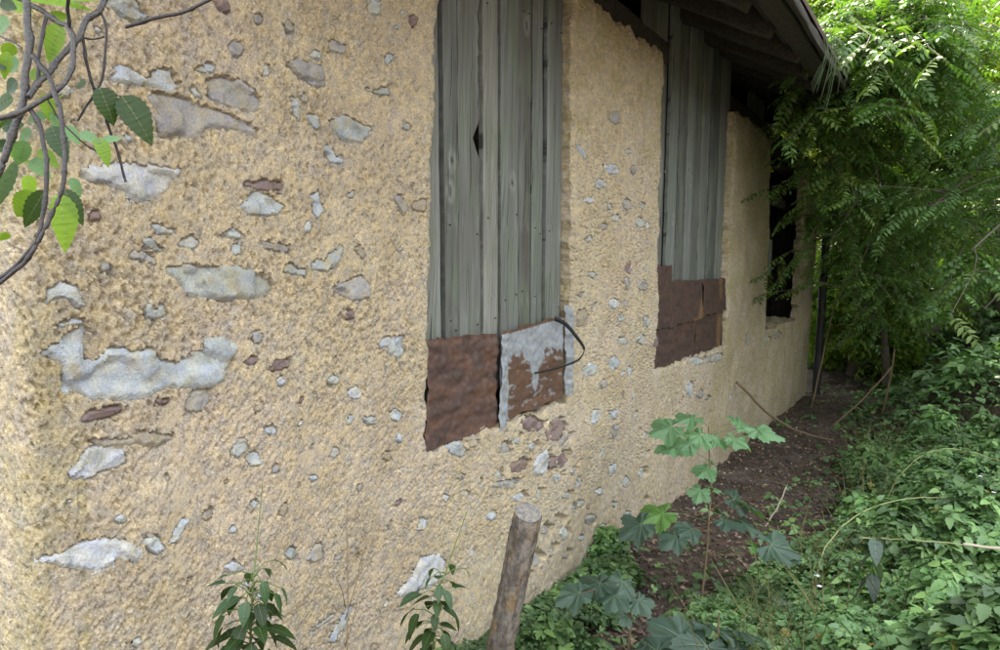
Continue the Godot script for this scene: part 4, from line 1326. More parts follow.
func pinnate_mesh(pairs: int, length: float, leaflet: float, seed_: float) -> ArrayMesh:
	var st := st_new()
	var r := RandomNumberGenerator.new()
	r.seed = int(seed_ * 100) + 5
	var line := []
	for i in 7:
		var t := i / 6.0
		line.append(Vector3(sin(t * 2.0 + seed_) * 0.02 * length, -0.20 * t * t * length, t * length))
	var gap := length * 0.86 / pairs
	for i in 6:
		var w := Vector3(0.0012, 0, 0)
		quad(st, line[i] - w, line[i + 1] - w, line[i + 1] + w, line[i] + w, Color(0.9, 1.0, 0.6))
	for i in pairs + 1:
		var t := 0.14 + 0.86 * i / pairs
		var at: Vector3 = line[0].cubic_interpolate(line[6], line[0], line[6], t)
		var k := clampf(t * 6.0, 0, 5.999)
		at = line[int(k)].lerp(line[int(k) + 1], k - floorf(k))
		var size := leaflet * (0.75 + 0.35 * sin(PI * minf(t * 1.05, 1.0))) * r.randf_range(0.88, 1.08)
		for s in ([-1, 1] if i < pairs else [0]):
			var b := Basis.IDENTITY
			b = Basis(Vector3(0, 0, 1), r.randf_range(-0.45, 0.45)) * b
			b = Basis(Vector3(1, 0, 0), 0.32 * t + r.randf_range(0.0, 0.35)) * b
			b = Basis(Vector3(0, 1, 0), s * r.randf_range(1.05, 1.35)) * b
			var v := r.randf_range(0.82, 1.12)
			oval_into(st, Transform3D(b, at), size, size * 0.46, 3, 0.12, 0.22, 0, Color(v, v, v), Color(v * 0.95, v * 0.97, v * 0.95))
	return st_done(st)

func trifoliate_mesh(size: float) -> ArrayMesh:
	var st := st_new()
	for s in [0.0, 1.25, -1.25]:
		var b := Basis(Vector3(0, 1, 0), s) * Basis(Vector3(1, 0, 0), 0.15)
		oval_into(st, Transform3D(b, Vector3(0, 0, 0.2 * size if s == 0.0 else 0.06 * size).rotated(Vector3.UP, s)), size * (0.78 if s == 0.0 else 0.62), size * 0.44, 9, 0.2, 0.26, 0.22, Color.WHITE, Color(0.93, 0.95, 0.93))
	return st_done(st)

func round_mesh(size: float) -> ArrayMesh:
	var st := st_new()
	var n := 14
	for i in n:
		var a := lerpf(-2.8, 2.8, float(i) / n)
		var b := lerpf(-2.8, 2.8, float(i + 1) / n)
		var ra := size * 0.5 * (1.0 - 0.12 * (i % 2))
		var rb := size * 0.5 * (1.0 - 0.12 * ((i + 1) % 2))
		tri(st, Vector3(0, -0.04 * size, 0), Vector3(sin(a) * ra, 0.05 * size * cos(a * 3), cos(a) * ra), Vector3(sin(b) * rb, 0.05 * size * cos(b * 3), cos(b) * rb))
	return st_done(st)

func sprig_mesh(leaves: int, leaf: float, spread: float, seed_: int) -> ArrayMesh:
	var st := st_new()
	var r := RandomNumberGenerator.new()
	r.seed = seed_
	for i in leaves:
		var at := Vector3(r.randf_range(-1, 1), r.randf_range(-0.7, 0.7), r.randf_range(-1, 1)) * spread
		var b := Basis(Vector3(0, 1, 0), r.randf() * TAU) * Basis(Vector3(1, 0, 0), r.randf_range(-0.3, 0.9)) * Basis(Vector3(0, 0, 1), r.randf_range(-0.6, 0.6))
		var v := r.randf_range(0.75, 1.2)
		oval_into(st, Transform3D(b, at), leaf * r.randf_range(0.7, 1.15), leaf * 0.55, 3, 0.2, 0.2, 0, Color(v, v, v * 0.9), Color(v, v, v * 0.9))
	return st_done(st)

func scatter(called: String, mesh: Mesh, m: Material, spots: Array, tints: Array, parent: Node) -> MultiMeshInstance3D:
	var mm := MultiMesh.new()
	mm.transform_format = MultiMesh.TRANSFORM_3D
	mm.use_colors = true
	mm.mesh = mesh
	mm.instance_count = spots.size()
	for i in spots.size():
		mm.set_instance_transform(i, spots[i])
		mm.set_instance_color(i, tints[i])
	var o := MultiMeshInstance3D.new()
	o.name = called
	o.multimesh = mm
	o.material_override = m
	parent.add_child(o, true)
	o.set_meta("kind", "stuff")
	return o

func facing(at: Vector3, along: Vector3, up: Vector3, s := 1.0) -> Transform3D:
	var z := along.normalized()
	var x := up.cross(z)
	if x.length() < 0.01:
		x = Vector3.RIGHT
	x = x.normalized()
	var y := z.cross(x)
	return Transform3D(Basis(x * s, y * s, z * s), at)

# ---------------------------------------------------------------- trees
func limb_path(a: Vector3, b: Vector3, sag: float, n := 7) -> Array:
	var out := []
	for i in n:
		var t := float(i) / (n - 1)
		var p := a.lerp(b, t)
		p.y += sag * sin(PI * t)
		p += Vector3(fbm(p.x * 2, p.y * 2, 400), fbm(p.y * 2, p.z * 2, 410), fbm(p.z * 2, p.x * 2, 420)) * 0.14 * sin(PI * t)
		out.append(p)
	return out

func locust_tree(label: String, trunk: Array, r0: float, boughs: Array, leaves_per: int, tint: Color, warm: float, size: float) -> void:
	trunk[0].y = ground_y(trunk[0].x, trunk[0].z) - 0.1
	var t := thing("locust_tree", label, "tree", trunk[0], "locust trees beyond the path")
	var base: Vector3 = trunk[0]
	var st := st_new()
	var line := []
	for p in smooth_line(trunk, 5):
		line.append(p - base)
	var radii := []
	for i in line.size():
		radii.append(lerpf(r0, r0 * 0.3, float(i) / (line.size() - 1)) * (1.0 + 0.12 * fbm(i * 0.8, r0 * 100)))
	tube_into(st, line, radii, 9)
	part("trunk", st_done(st), mats.bark_dark, t)
	var spots := []
	var tints := []
	var wood := st_new()
	for b in boughs:
		var from: Vector3 = b[0]
		var to: Vector3 = b[1]
		var path := limb_path(from - base, to - base, b[2], 9)
		var rr := []
		for i in path.size():
			rr.append(lerpf(0.022, 0.006, float(i) / (path.size() - 1)))
		tube_into(wood, path, rr, 6)
		var n: int = int(b[3] * 1.5)
		for k in n:
			var u := rng.randf_range(0.25, 1.0)
			var seg := u * (path.size() - 1)
			var i0 := mini(int(seg), path.size() - 2)
			var at: Vector3 = path[i0].lerp(path[i0 + 1], seg - i0)
			var axis: Vector3 = (path[i0 + 1] - path[i0]).normalized()
			var out := (Vector3(rng.randfn(0, 1), rng.randfn(0, 0.4), rng.randfn(0, 1)).normalized() + axis * 0.6).normalized()
			var tl := rng.randf_range(0.35, 0.8)
			var tw := limb_path(at, at + out * tl + Vector3(0, -0.06 * tl, 0), 0.12 * tl, 6)
			tube_into(wood, tw, [0.005, 0.0045, 0.004, 0.0035, 0.003, 0.002], 4)
			for q in leaves_per:
				var v := float(q + 1) / leaves_per
				var sg := v * 4.999
				var pp: Vector3 = tw[int(sg)].lerp(tw[int(sg) + 1], sg - floorf(sg))
				var dirn: Vector3 = (tw[int(sg) + 1] - tw[int(sg)]).normalized()
				var side: Vector3 = dirn.cross(Vector3.UP).normalized() * (1.0 if q % 2 == 0 else -1.0)
				var along: Vector3 = (side * rng.randf_range(0.6, 1.1) + dirn * rng.randf_range(0.3, 0.9) + Vector3(0, rng.randf_range(-0.38, 0.15), 0))
				var up := (Vector3.UP + Vector3(rng.randfn(0, 0.3), 0, rng.randfn(0, 0.3))).normalized()
				spots.append(facing(pp, along, up, size * rng.randf_range(0.7, 1.2)))
				var c := tint * rng.randf_range(0.75, 1.25)
				c = c.lerp(Color(0.30, 0.34, 0.05), clampf(rng.randfn(warm, 0.16), 0, 0.8))
				tints.append(c)
	part("limbs", st_done(wood), mats.bark_dark, t)
	var half := [[], []]
	var half_t := [[], []]
	for i in spots.size():
		half[i % 2].append(spots[i])
		half_t[i % 2].append(tints[i])
	scatter("crown", mats.pinnate_a, mats.leaf, half[0], half_t[0], t)
	scatter("crown", mats.pinnate_b, mats.leaf, half[1], half_t[1], t)

func wood_tree(label: String, at: Vector3, h: float, r: float, crown: Vector3, rad: Vector3, n: int, tint: Color, warm: float) -> void:
	at.y = ground_y(at.x, at.z)
	var t := thing("broadleaf_tree", label, "tree", at, "trees of the wood behind the barn")
	var top := crown - at
	var tr := [Vector3(0, -0.3, 0), Vector3(fbm(at.x, 1) * 0.5, h * 0.33, fbm(at.z, 2) * 0.5), Vector3(top.x * 0.6, h * 0.66, top.z * 0.6), top + Vector3(0, rad.y * 0.4, 0)]
	var st := st_new()
	var line := smooth_line(tr, 6, 0.03)
	var radii := []
	for i in line.size():
		radii.append(lerpf(r, r * 0.25, float(i) / (line.size() - 1)))
	tube_into(st, line, radii, 9)
	part("trunk", st_done(st), mats.bark_dark, t)
	var wood := st_new()
	var spots := []
	var tints := []
	var lobes := []
	for k in 22:
		var d := Vector3(rng.randfn(0, 1), rng.randfn(0, 0.8), rng.randfn(0, 1)).normalized() * pow(rng.randf(), 0.4)
		var c := top + d * rad
		var f: Vector3 = line[int(line.size() * rng.randf_range(0.45, 0.95))]
		tube_into(wood, limb_path(f, c, 0.2, 7), [0.05, 0.04, 0.032, 0.025, 0.02, 0.014, 0.008], 5)
		lobes.append([c, rng.randf_range(0.35, 0.75)])
	part("limbs", st_done(wood), mats.bark_dark, t)
	for i in n:
		var lb: Array = lobes[rng.randi() % lobes.size()]
		var d := Vector3(rng.randfn(0, 1), rng.randfn(0, 1), rng.randfn(0, 1)).normalized() * pow(rng.randf(), 0.5)
		var p: Vector3 = lb[0] + d * rad * lb[1] * 0.75
		spots.append(Transform3D(Basis(Vector3.UP, rng.randf() * TAU).scaled(Vector3.ONE * rng.randf_range(0.7, 1.3)), p))
		var c := tint * rng.randf_range(0.7, 1.3)
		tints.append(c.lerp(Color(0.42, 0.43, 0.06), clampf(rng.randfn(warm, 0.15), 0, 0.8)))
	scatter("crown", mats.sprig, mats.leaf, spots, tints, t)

func build_trees() -> void:
	mats.pinnate_a = pinnate_mesh(7, 0.24, 0.050, 1.0)
	mats.pinnate_b = pinnate_mesh(6, 0.19, 0.045, 2.3)
	mats.sprig = sprig_mesh(7, 0.09, 0.13, 4)
	var m := std(lin(0.10, 0.085, 0.065), 0.9)
	mats.bark_dark = m
	# a locust whose leaning trunk shows among its own leaves
	locust_tree("locust with a leaning bare trunk and light feathery leaves", [Vector3(9.6, 0.5, 2.5), Vector3(9.5, 1.7, 2.05), Vector3(9.4, 2.6, 1.85), Vector3(9.1, 3.6, 1.55), Vector3(8.8, 4.8, 1.2)], 0.075,
		[[Vector3(9.4, 2.6, 1.85), Vector3(7.0, 2.6, 0.95), 0.3, 16], [Vector3(9.2, 3.0, 1.7), Vector3(6.6, 2.35, 0.66), 0.4, 18], [Vector3(9.3, 2.8, 1.75), Vector3(6.9, 1.80, 0.64), 0.5, 18], [Vector3(9.3, 2.6, 1.8), Vector3(7.4, 1.35, 0.68), 0.5, 14], [Vector3(9.2, 3.3, 1.65), Vector3(6.4, 2.75, 0.74), 0.35, 16], [Vector3(9.1, 3.4, 1.6), Vector3(5.9, 3.05, 0.98), 0.4, 16], [Vector3(9.1, 3.3, 1.6), Vector3(6.1, 2.7, 1.0), 0.4, 14], [Vector3(7.4, 3.6, 1.15), Vector3(5.9, 3.05, 0.90), 0.15, 20], [Vector3(8.0, 3.5, 1.25), Vector3(5.75, 3.10, 0.98), 0.15, 24], [Vector3(7.2, 3.2, 1.05), Vector3(6.0, 2.70, 0.84), 0.15, 20], [Vector3(7.6, 3.3, 1.0), Vector3(6.6, 3.0, 0.80), 0.12, 16], [Vector3(9.4, 2.4, 1.9), Vector3(7.2, 1.95, 1.35), 0.35, 16], [Vector3(9.2, 3.2, 1.65), Vector3(7.4, 3.3, 0.75), 0.3, 16], [Vector3(9.2, 3.1, 1.7), Vector3(8.3, 2.7, 0.7), 0.25, 14], [Vector3(9.3, 2.2, 2.0), Vector3(7.8, 1.45, 1.5), 0.35, 12]], 10, Color(0.12, 0.22, 0.07), 0.10, 1.15)
	# boughs that reach over the path from a tree standing on the bank
	locust_tree("locust standing on the bank, drooping feathery boughs over the path", [Vector3(7.4, 1.2, 4.2), Vector3(7.3, 2.6, 3.9), Vector3(7.0, 4.2, 3.5), Vector3(6.8, 5.6, 3.2)], 0.11,
		[[Vector3(7.3, 2.6, 3.9), Vector3(5.9, 1.75, 1.62), 0.5, 15], [Vector3(7.2, 2.9, 3.8), Vector3(6.4, 2.05, 1.35), 0.5, 15], [Vector3(7.2, 3.2, 3.7), Vector3(6.0, 2.45, 1.55), 0.4, 14], [Vector3(7.1, 3.8, 3.6), Vector3(6.4, 3.0, 1.55), 0.3, 14], [Vector3(7.1, 2.4, 3.9), Vector3(6.7, 1.35, 1.75), 0.5, 12]], 10, Color(0.135, 0.245, 0.10), 0.05, 1.15)
	# one that hangs round the far corner of the barn
	locust_tree("locust crowding round the black corner post, feathery leaves over the wall", [Vector3(11.9, 0.1, 0.9), Vector3(11.7, 1.6, 0.7), Vector3(11.3, 3.0, 0.7), Vector3(11.0, 4.4, 0.6)], 0.06,
		[[Vector3(11.6, 2.0, 0.7), Vector3(9.9, 2.0, 0.35), 0.3, 16], [Vector3(11.5, 2.5, 0.7), Vector3(9.6, 2.6, 0.5), 0.3, 18], [Vector3(11.5, 2.2, 0.7), Vector3(9.8, 1.5, 0.75), 0.35, 16], [Vector3(11.6, 1.9, 0.8), Vector3(10.4, 0.95, 0.75), 0.3, 14], [Vector3(11.3, 3.0, 0.7), Vector3(9.6, 2.9, 0.8), 0.25, 16], [Vector3(11.4, 2.7, 0.7), Vector3(10.0, 2.2, 1.0), 0.25, 16], [Vector3(11.6, 1.9, 0.8), Vector3(10.2, 1.6, 1.3), 0.3, 16], [Vector3(11.6, 1.7, 0.8), Vector3(10.6, 1.1, 1.2), 0.25, 14]], 10, Color(0.115, 0.21, 0.07), 0.07, 1.2)
	locust_tree("locust behind the leaning trunk, dense dark leaves near the ground", [Vector3(13.0, 0.6, 2.2), Vector3(12.9, 2.0, 2.0), Vector3(12.6, 3.6, 1.7), Vector3(12.3, 5.2, 1.5)], 0.08,
		[[Vector3(12.8, 2.4, 1.9), Vector3(10.8, 2.3, 1.3), 0.3, 18], [Vector3(12.9, 2.0, 2.0), Vector3(11.0, 1.5, 1.5), 0.3, 18], [Vector3(12.8, 2.8, 1.9), Vector3(11.0, 2.9, 1.0), 0.3, 18], [Vector3(12.7, 3.2, 1.8), Vector3(11.0, 3.5, 1.6), 0.3, 18], [Vector3(12.9, 2.2, 2.0), Vector3(11.2, 2.0, 2.4), 0.3, 18], [Vector3(12.6, 3.6, 1.7), Vector3(11.2, 4.2, 1.0), 0.3, 16], [Vector3(12.8, 2.6, 2.0), Vector3(11.0, 2.9, 2.3), 0.3, 16]], 10, Color(0.115, 0.21, 0.07), 0.08, 1.25)
	# the wood beyond
	var spots := [
		[Vector3(15.5, 0.9, 0.2), 4.5, Vector3(15.0, 4.9, 0.2), Vector3(2.0, 2.1, 1.8), "slender sunlit tree rising right behind the barn's far gable"],
		[Vector3(16.5, 1.1, 2.6), 5.0, Vector3(16.0, 5.6, 2.4), Vector3(2.2, 2.4, 1.9), "yellow-green sunlit tree above the leaning trunk"],
		[Vector3(15.0, 0.9, 4.6), 4.6, Vector3(14.6, 4.6, 4.2), Vector3(2.0, 2.3, 1.9), "tree on the bank behind the drooping locust boughs"],
		[Vector3(14.4, 0.8, -1.6), 3.6, Vector3(14.2, 3.4, -1.4), Vector3(1.6, 2.0, 1.5), "low bushy tree beside the barn's far end wall"],
		[Vector3(20.0, 1.8, -0.6), 7.0, Vector3(19.5, 6.8, -0.2), Vector3(3.0, 3.4, 2.6), "tall tree of the wood seen past the eave"],
		[Vector3(21.0, 2.0, 3.4), 7.5, Vector3(20.5, 7.2, 3.2), Vector3(3.2, 3.6, 2.8), "tall tree of the wood on the rising slope"],
		[Vector3(13.6, 0.7, 0.9), 2.0, Vector3(13.4, 1.9, 0.9), Vector3(1.2, 1.1, 1.2), "dark undershrub behind the black corner post"],
		[Vector3(12.7, 0.2, 0.3), 1.0, Vector3(12.5, 1.0, 0.35), Vector3(0.9, 0.9, 0.8), "low bush past the barn's far corner, under the locust"],
		[Vector3(15.2, 0.9, 2.4), 2.2, Vector3(15.0, 2.4, 2.4), Vector3(1.6, 1.4, 1.6), "dark undershrub at the foot of the slope"],
		[Vector3(24.0, 2.6, 1.4), 6.0, Vector3(23.5, 5.4, 1.4), Vector3(3.4, 3.2, 3.4), "distant tree filling the gap between the tall trees"]]
	spots.append([Vector3(9.8, 1.7, 5.4), 5.5, Vector3(9.6, 5.2, 4.8), Vector3(2.3, 2.4, 1.6), "broad tree on top of the bank opposite the barn's far end"])
	spots.append([Vector3(15.2, 0.8, -2.8), 7.0, Vector3(13.6, 6.0, -1.6), Vector3(1.9, 1.6, 1.8), "added tall tree behind the barn's far gable, shading the path end"])  # added tree, placed to block the sun from the path end
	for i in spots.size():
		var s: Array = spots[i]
		wood_tree(s[4], s[0], s[1], 0.09 + 0.008 * i, s[2], s[3], 3400 if i < 6 else (2200 if i < 9 else 4200), Color(0.14, 0.26, 0.05), 0.5 if i < 6 else 0.15)  # yellower leaf tint on the first trees paints in their sun patches

# ---------------------------------------------------------------- plants
func leaf_part(parent: Node3D, mesh: Mesh, xf: Transform3D, called := "leaf") -> void:
	var o := part(called, mesh, mats.leaf_hero, parent)
	o.transform = xf

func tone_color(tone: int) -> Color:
	var c: Color = [Color(0.050, 0.098, 0.028), Color(0.19, 0.35, 0.18), Color(0.26, 0.43, 0.07), Color(0.095, 0.155, 0.115)][tone]  # paler and brighter tones paint sky sheen and skylight into the leaf color
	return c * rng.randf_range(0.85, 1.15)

func build_branches() -> void:
	var origin := Vector3(0.35, 0.05, 0.75)
	var t := thing("hazel_bush", "bush of twisting grey stems with broad toothed leaves before the wall's corner", "bush", origin)
	for b in branch_lines:
		var line := []
		for p in smooth_line(b[1], 5, 0.0016):
			line.append(p - origin)
		var r: float = b[0] * 0.76
		var st := st_new()
		var radii := []
		var dark := 0.0 if r > 0.003 else 0.5
		for i in line.size():
			radii.append(r * (1.0 + 0.16 * fbm(i * 0.9, r * 5000) + (0.35 if i % 9 == 4 else 0.0)) * lerpf(1.06, 0.9, float(i) / line.size()))
		tube_into(st, line, radii, 10)
		var o := part("stem", st_done(st), mats.stem_bark, t)
		o.material_override = mats.stem_pale if r > 0.0027 else mats.stem_dark
	for l in branch_leaves:
		var a: Vector3 = l[0]
		var b: Vector3 = l[1]
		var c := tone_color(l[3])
		var st := st_new()
		var length := a.distance_to(b)
		oval_into(st, Transform3D.IDENTITY, length, l[2] * 1.15, 18, 0.22, 0.26, 0.12, c, c * 0.92)
		var up := Vector3(rng.randf_range(-0.7, 0.1), rng.randf_range(0.2, 0.6), rng.randf_range(0.5, 1.0))
		leaf_part(t, st_done(st), facing(a - origin, b - a, up))

func build_wall_herbs() -> void:
	# two leafy herbs and a dry stalk that stand close before the wall
	var specs := [
		["leafy_herb", "dark green drooping herb before the wall, taller of the two, with a thin upright stalk", Vector3(1.06, 0.04, 0.33), [Vector3(1.06, 0.05, 0.33), Vector3(1.05, 0.55, 0.34), Vector3(1.06, 0.93, 0.345), Vector3(1.085, 1.03, 0.33), Vector3(1.135, 1.16, 0.296)], 0.74, 1.0, 64],
		["leafy_herb", "green drooping herb beside the wooden stake with a slanting bare stalk", Vector3(1.48, 0.04, 0.48), [Vector3(1.48, 0.04, 0.48), Vector3(1.475, 0.45, 0.49), Vector3(1.50, 0.80, 0.49), Vector3(1.545, 0.88, 0.49), Vector3(1.62, 1.0, 0.495)], 0.60, 0.875, 48]]
	for s in specs:
		var base: Vector3 = s[2]
		var t := thing(s[0], s[1], "plant", base, "herbs at the foot of the wall")
		var line := []
		for p in smooth_line(s[3], 6):
			line.append(p - base)
		part("stem", tube_mesh(line, 0.004, 0.0008, 6), mats.green_stem, t)
		var lo: float = s[4]
		var hi: float = s[5]
		for k in s[6]:
			var y: float = lerpf(lo, hi, pow(float(k) / (s[6] - 1), 0.85))
			var at := Vector3.ZERO
			for i in line.size() - 1:
				if line[i + 1].y + base.y >= y:
					at = line[i].lerp(line[i + 1], clampf((y - base.y - line[i].y) / maxf(0.001, line[i + 1].y - line[i].y), 0, 1))
					break
			var a: float = k * 2.4 + rng.randf_range(-0.4, 0.4)
			var d := Vector3(cos(a), rng.randf_range(-0.25, 0.35), sin(a) * 0.8)
			var stalk := at + d.normalized() * rng.randf_range(0.012, 0.058)
			var tw := [at, at.lerp(stalk, 0.5) + Vector3(0, 0.008, 0), stalk]
			part("leaf_stalk", tube_mesh(tw, 0.0016, 0.001, 4), mats.green_stem, t)
			var st := st_new()
			var ln := rng.randf_range(0.038, 0.066) * (0.75 if y > hi - 0.04 else 1.0)
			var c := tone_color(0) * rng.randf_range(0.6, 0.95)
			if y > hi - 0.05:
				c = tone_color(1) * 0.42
			oval_into(st, Transform3D.IDENTITY, ln, ln * 0.54, 14, 0.36, 0.24, 0.07, c, c * 0.92)
			leaf_part(t, st_done(st), facing(stalk, d + Vector3(0, rng.randf_range(-1.2, -0.1), 0), Vector3.UP + d * 0.6))
	var dry := thing("dry_stalk", "thin dead forked stalk standing before the wall between two herbs", "plant", Vector3(1.26, 0.04, 0.41))
	part("stem", tube_mesh(smooth_line([Vector3.ZERO, Vector3(-0.008, 0.5, 0.01), Vector3(0.0, 0.75, 0.01), Vector3(0.02, 0.93, -0.01), Vector3(0.045, 1.05, -0.03)], 5, 0.004), 0.0028, 0.0006, 6), mats.dry_stem, dry)
	for b in [[0.80, Vector3(0.045, 0.14, 0.01)], [0.83, Vector3(-0.03, 0.08, 0.0)], [0.86, Vector3(0.035, 0.06, 0.02)], [0.74, Vector3(0.03, 0.10, 0.01)]]:
		part("twig", tube_mesh([Vector3(0.004, b[0], 0.0), Vector3(0.004, b[0], 0.0) + b[1] * 0.5 + Vector3(0.006, 0, 0), Vector3(0.004, b[0], 0.0) + b[1]], 0.0014, 0.0005, 4), mats.dry_stem, dry)

func maple(called: String, label: String, base: Vector3, stem: Array, leaves: Array, joints: Array, tilt: float, group := "") -> void:
	var t := thing(called, label, "plant", base, group)
	var line := []
	for p in smooth_line(stem, 5, 0.004):
		line.append(p - base)
	part("stem", tube_mesh(line, 0.006, 0.003, 7), mats.dry_stem, t)
	for l in leaves:
		var at: Vector3 = l[0] - base
		var near: Vector3 = line[0]
		for p in line:
			if absf(p.y - at.y + 0.06) < absf(near.y - at.y + 0.06):
				near = p
		var out := at - near
		out.y = 0
		if out.length() < 0.03:
			out = Vector3(rng.randfn(0, 1), 0, rng.randfn(0, 1)) * 0.05
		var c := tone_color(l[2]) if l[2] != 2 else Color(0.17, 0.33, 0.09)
		var st := st_new()
		palmate_into(st, l[1] * 1.38, rng.randf() * 50.0, c, c * 0.95)
		var along := out.normalized() + Vector3(rng.randfn(0, 0.25), -0.25 + rng.randfn(0, 0.12), rng.randfn(0, 0.25))
		var up := Vector3(-0.25, 1.0, 0.25) + Vector3(rng.randfn(0, tilt), 0, rng.randfn(0, tilt))
		var xf := facing(at - along.normalized() * l[1] * 0.12, along, up)
		leaf_part(t, st_done(st), xf)
		part("leaf_stalk", tube_mesh(smooth_line([near, near.lerp(xf.origin, 0.55) + Vector3(0, 0.015, 0), xf.origin], 3), 0.0017, 0.0012, 5), mats.red_stem if l[2] == 3 else mats.green_stem, t)

func build_plants() -> void:
	build_branches()
	build_wall_herbs()
	maple("maple_seedling", "tall young maple with pale top leaves and bluish lower leaves on the path", Vector3(3.6, ground_y(3.6, 0.59), 0.59), [Vector3(3.6, 0.02, 0.59), Vector3(3.62, 0.3, 0.60), Vector3(3.66, 0.56, 0.59), Vector3(3.72, 0.84, 0.55)], seedling_leaves, [], 0.22, "young maples along the path")
	maple("maple_seedling", "small young maple with dark bluish leaves beside the wall foot", Vector3(2.85, ground_y(2.85, 0.5), 0.50), [Vector3(2.85, 0.02, 0.5), Vector3(2.84, 0.18, 0.51), Vector3(2.82, 0.36, 0.52)], dark_leaves_a, [], 0.2, "young maples along the path")
	maple("maple_seedling", "low young maple with the broadest dark leaves, amid ground cover", Vector3(2.95, ground_y(2.95, 0.82), 0.82), [Vector3(2.95, 0.02, 0.82), Vector3(2.94, 0.14, 0.83), Vector3(2.93, 0.30, 0.83)], dark_leaves_b, [], 0.2, "young maples along the path")
	# the stake
	var foot := Vector3(1.722, -0.1, 0.438)
	var stake := thing("wooden_stake", "weathered round wooden stake with sawn top leaning before the wall", "stake", foot)
	var line := []
	var radii := []
	for i in 36:
		var f := i / 35.0
		line.append(Vector3(0.100 * f, 1.055 * f, 0.122 * f) + Vector3(fbm(f * 1.2, 1), 0, fbm(f * 1.2, 5)) * 0.008)
		radii.append(0.046 * (1.0 + 0.06 * fbm(f * 12, 3)) * lerpf(1.06, 0.98, f))
	var sp := PackedVector3Array()
	var sc := PackedColorArray()
	var nk := 41
	for i in 121:
		var f := i / 120.0
		var c: Vector3 = line[int(f * 34.99)].lerp(line[mini(int(f * 34.99) + 1, 35)], f * 34.99 - floorf(f * 34.99))
		for k in nk:
			var a := -TAU * k / (nk - 1)
			var n3 := Vector3(cos(a), 0, sin(a))
			var crack := absf(fbm(n3.x * 3.0 + 9.0, f * 5.0, n3.z * 3.0))
			var peel := smoothstep(0.02, 0.10, fbm(n3.x * 1.6 + 4.0, f * 14.0, n3.z * 1.6 + 2.0))
			var r: float = 0.0365 + 0.0028 * peel - 0.004 * maxf(0.0, 1.0 - crack * 9.0) + 0.0022 * fbm(n3.x * 5, f * 40.0, n3.z * 5)
			if i == 120:
				r -= 0.003
			sp.append(c + n3 * r + Vector3(0, (n3.x - n3.z) * 0.011 * pow(f, 9.0), 0))
			var col := Color(0.31, 0.27, 0.22).lerp(Color(0.17, 0.14, 0.112), peel)
			col = col.lerp(Color(0.40, 0.26, 0.12), smoothstep(0.30, 0.42, fbm(n3.x * 2.0, f * 11.0, n3.z * 2.0 + 7.0)) * 0.7)
			col = col.lerp(Color(0.10, 0.085, 0.07), clampf(1.0 - crack * 10.0, 0, 1) * 0.7)
			sc.append(col)
	part("shaft", sheet_mesh(sp, nk, 121, sc), mats.bark, stake)
	var st := st_new()
	var top: Vector3 = line[35]
	for k in 24:
		var a := TAU * k / 24
		var b := TAU * (k + 1) / 24
		tri(st, top + Vector3(0.002, 0.003, 0), top + Vector3(cos(b) * 0.0365, (cos(b) - sin(b)) * 0.011 + 0.001, sin(b) * 0.0365), top + Vector3(cos(a) * 0.0365, (cos(a) - sin(a)) * 0.011 + 0.001, sin(a) * 0.0365))
	part("sawn_end", st_done(st), mats.sawn, stake)
	# sticks
	var sticks := [
		["fallen_stick", "long bare stick leaning from the wall foot down to the path", [Vector3(6.62, 0.62, 0.03), Vector3(7.0, 0.30, 0.25), Vector3(7.4, 0.10, 0.48), Vector3(7.75, 0.0, 0.68)], 0.012],
		["fallen_stick", "slanting thin stick under the feathery locust leaves", [Vector3(8.55, -0.06, 0.55), Vector3(8.75, 0.28, 0.85), Vector3(8.9, 0.62, 1.08)], 0.011],
		["fallen_stick", "upright thin stick below the locust leaves, next to the slanting one", [Vector3(9.3, 0.0, 0.98), Vector3(9.32, 0.35, 1.03), Vector3(9.3, 0.75, 1.06)], 0.013],
		["fallen_stick", "thin stick propped against the black corner post", [Vector3(9.6, -0.08, 0.22), Vector3(10.1, 0.5, 0.25), Vector3(10.7, 1.2, 0.28)], 0.012],
		["fallen_stick", "short pale twig standing in the earth of the path", [Vector3(4.9, 0.0, 0.62), Vector3(4.98, 0.12, 0.68), Vector3(5.05, 0.26, 0.72)], 0.006],
		["fallen_stick", "pale dry twig lying over the bramble leaves", [Vector3(3.5, 0.56, 1.62), Vector3(3.52, 0.565, 1.75), Vector3(3.56, 0.56, 1.95), Vector3(3.6, 0.52, 2.2)], 0.006]]
	for s in sticks:
		var pts: Array = s[2]
		var o := thing(s[0], s[1], "stick", pts[0], "sticks about the path")
		var l2 := []
		for p in smooth_line(pts, 5, 0.01):
			l2.append(p - pts[0])
		part("shaft", tube_mesh(l2, s[3], s[3] * 0.6, 7), mats.pale_twig if s[3] < 0.01 else mats.dry_stem, o)
	# bramble canes
	var canes := [
		["arching pale bramble cane bent over the ground cover", [Vector3(3.70, 0.12, 1.08), Vector3(3.74, 0.32, 1.09), Vector3(3.95, 0.46, 1.20), Vector3(4.2, 0.52, 1.42), Vector3(4.5, 0.50, 1.75)]],
		["straight green bramble cane stretched low over the leaves", [Vector3(3.7, 0.44, 1.24), Vector3(3.72, 0.47, 1.45), Vector3(3.76, 0.48, 1.75), Vector3(3.82, 0.44, 2.2)]],
		["leafy bramble cane bowed at the foot of the bank", [Vector3(5.0, 0.15, 1.25), Vector3(5.0, 0.45, 1.35), Vector3(5.1, 0.60, 1.55), Vector3(5.2, 0.55, 1.85)]]]
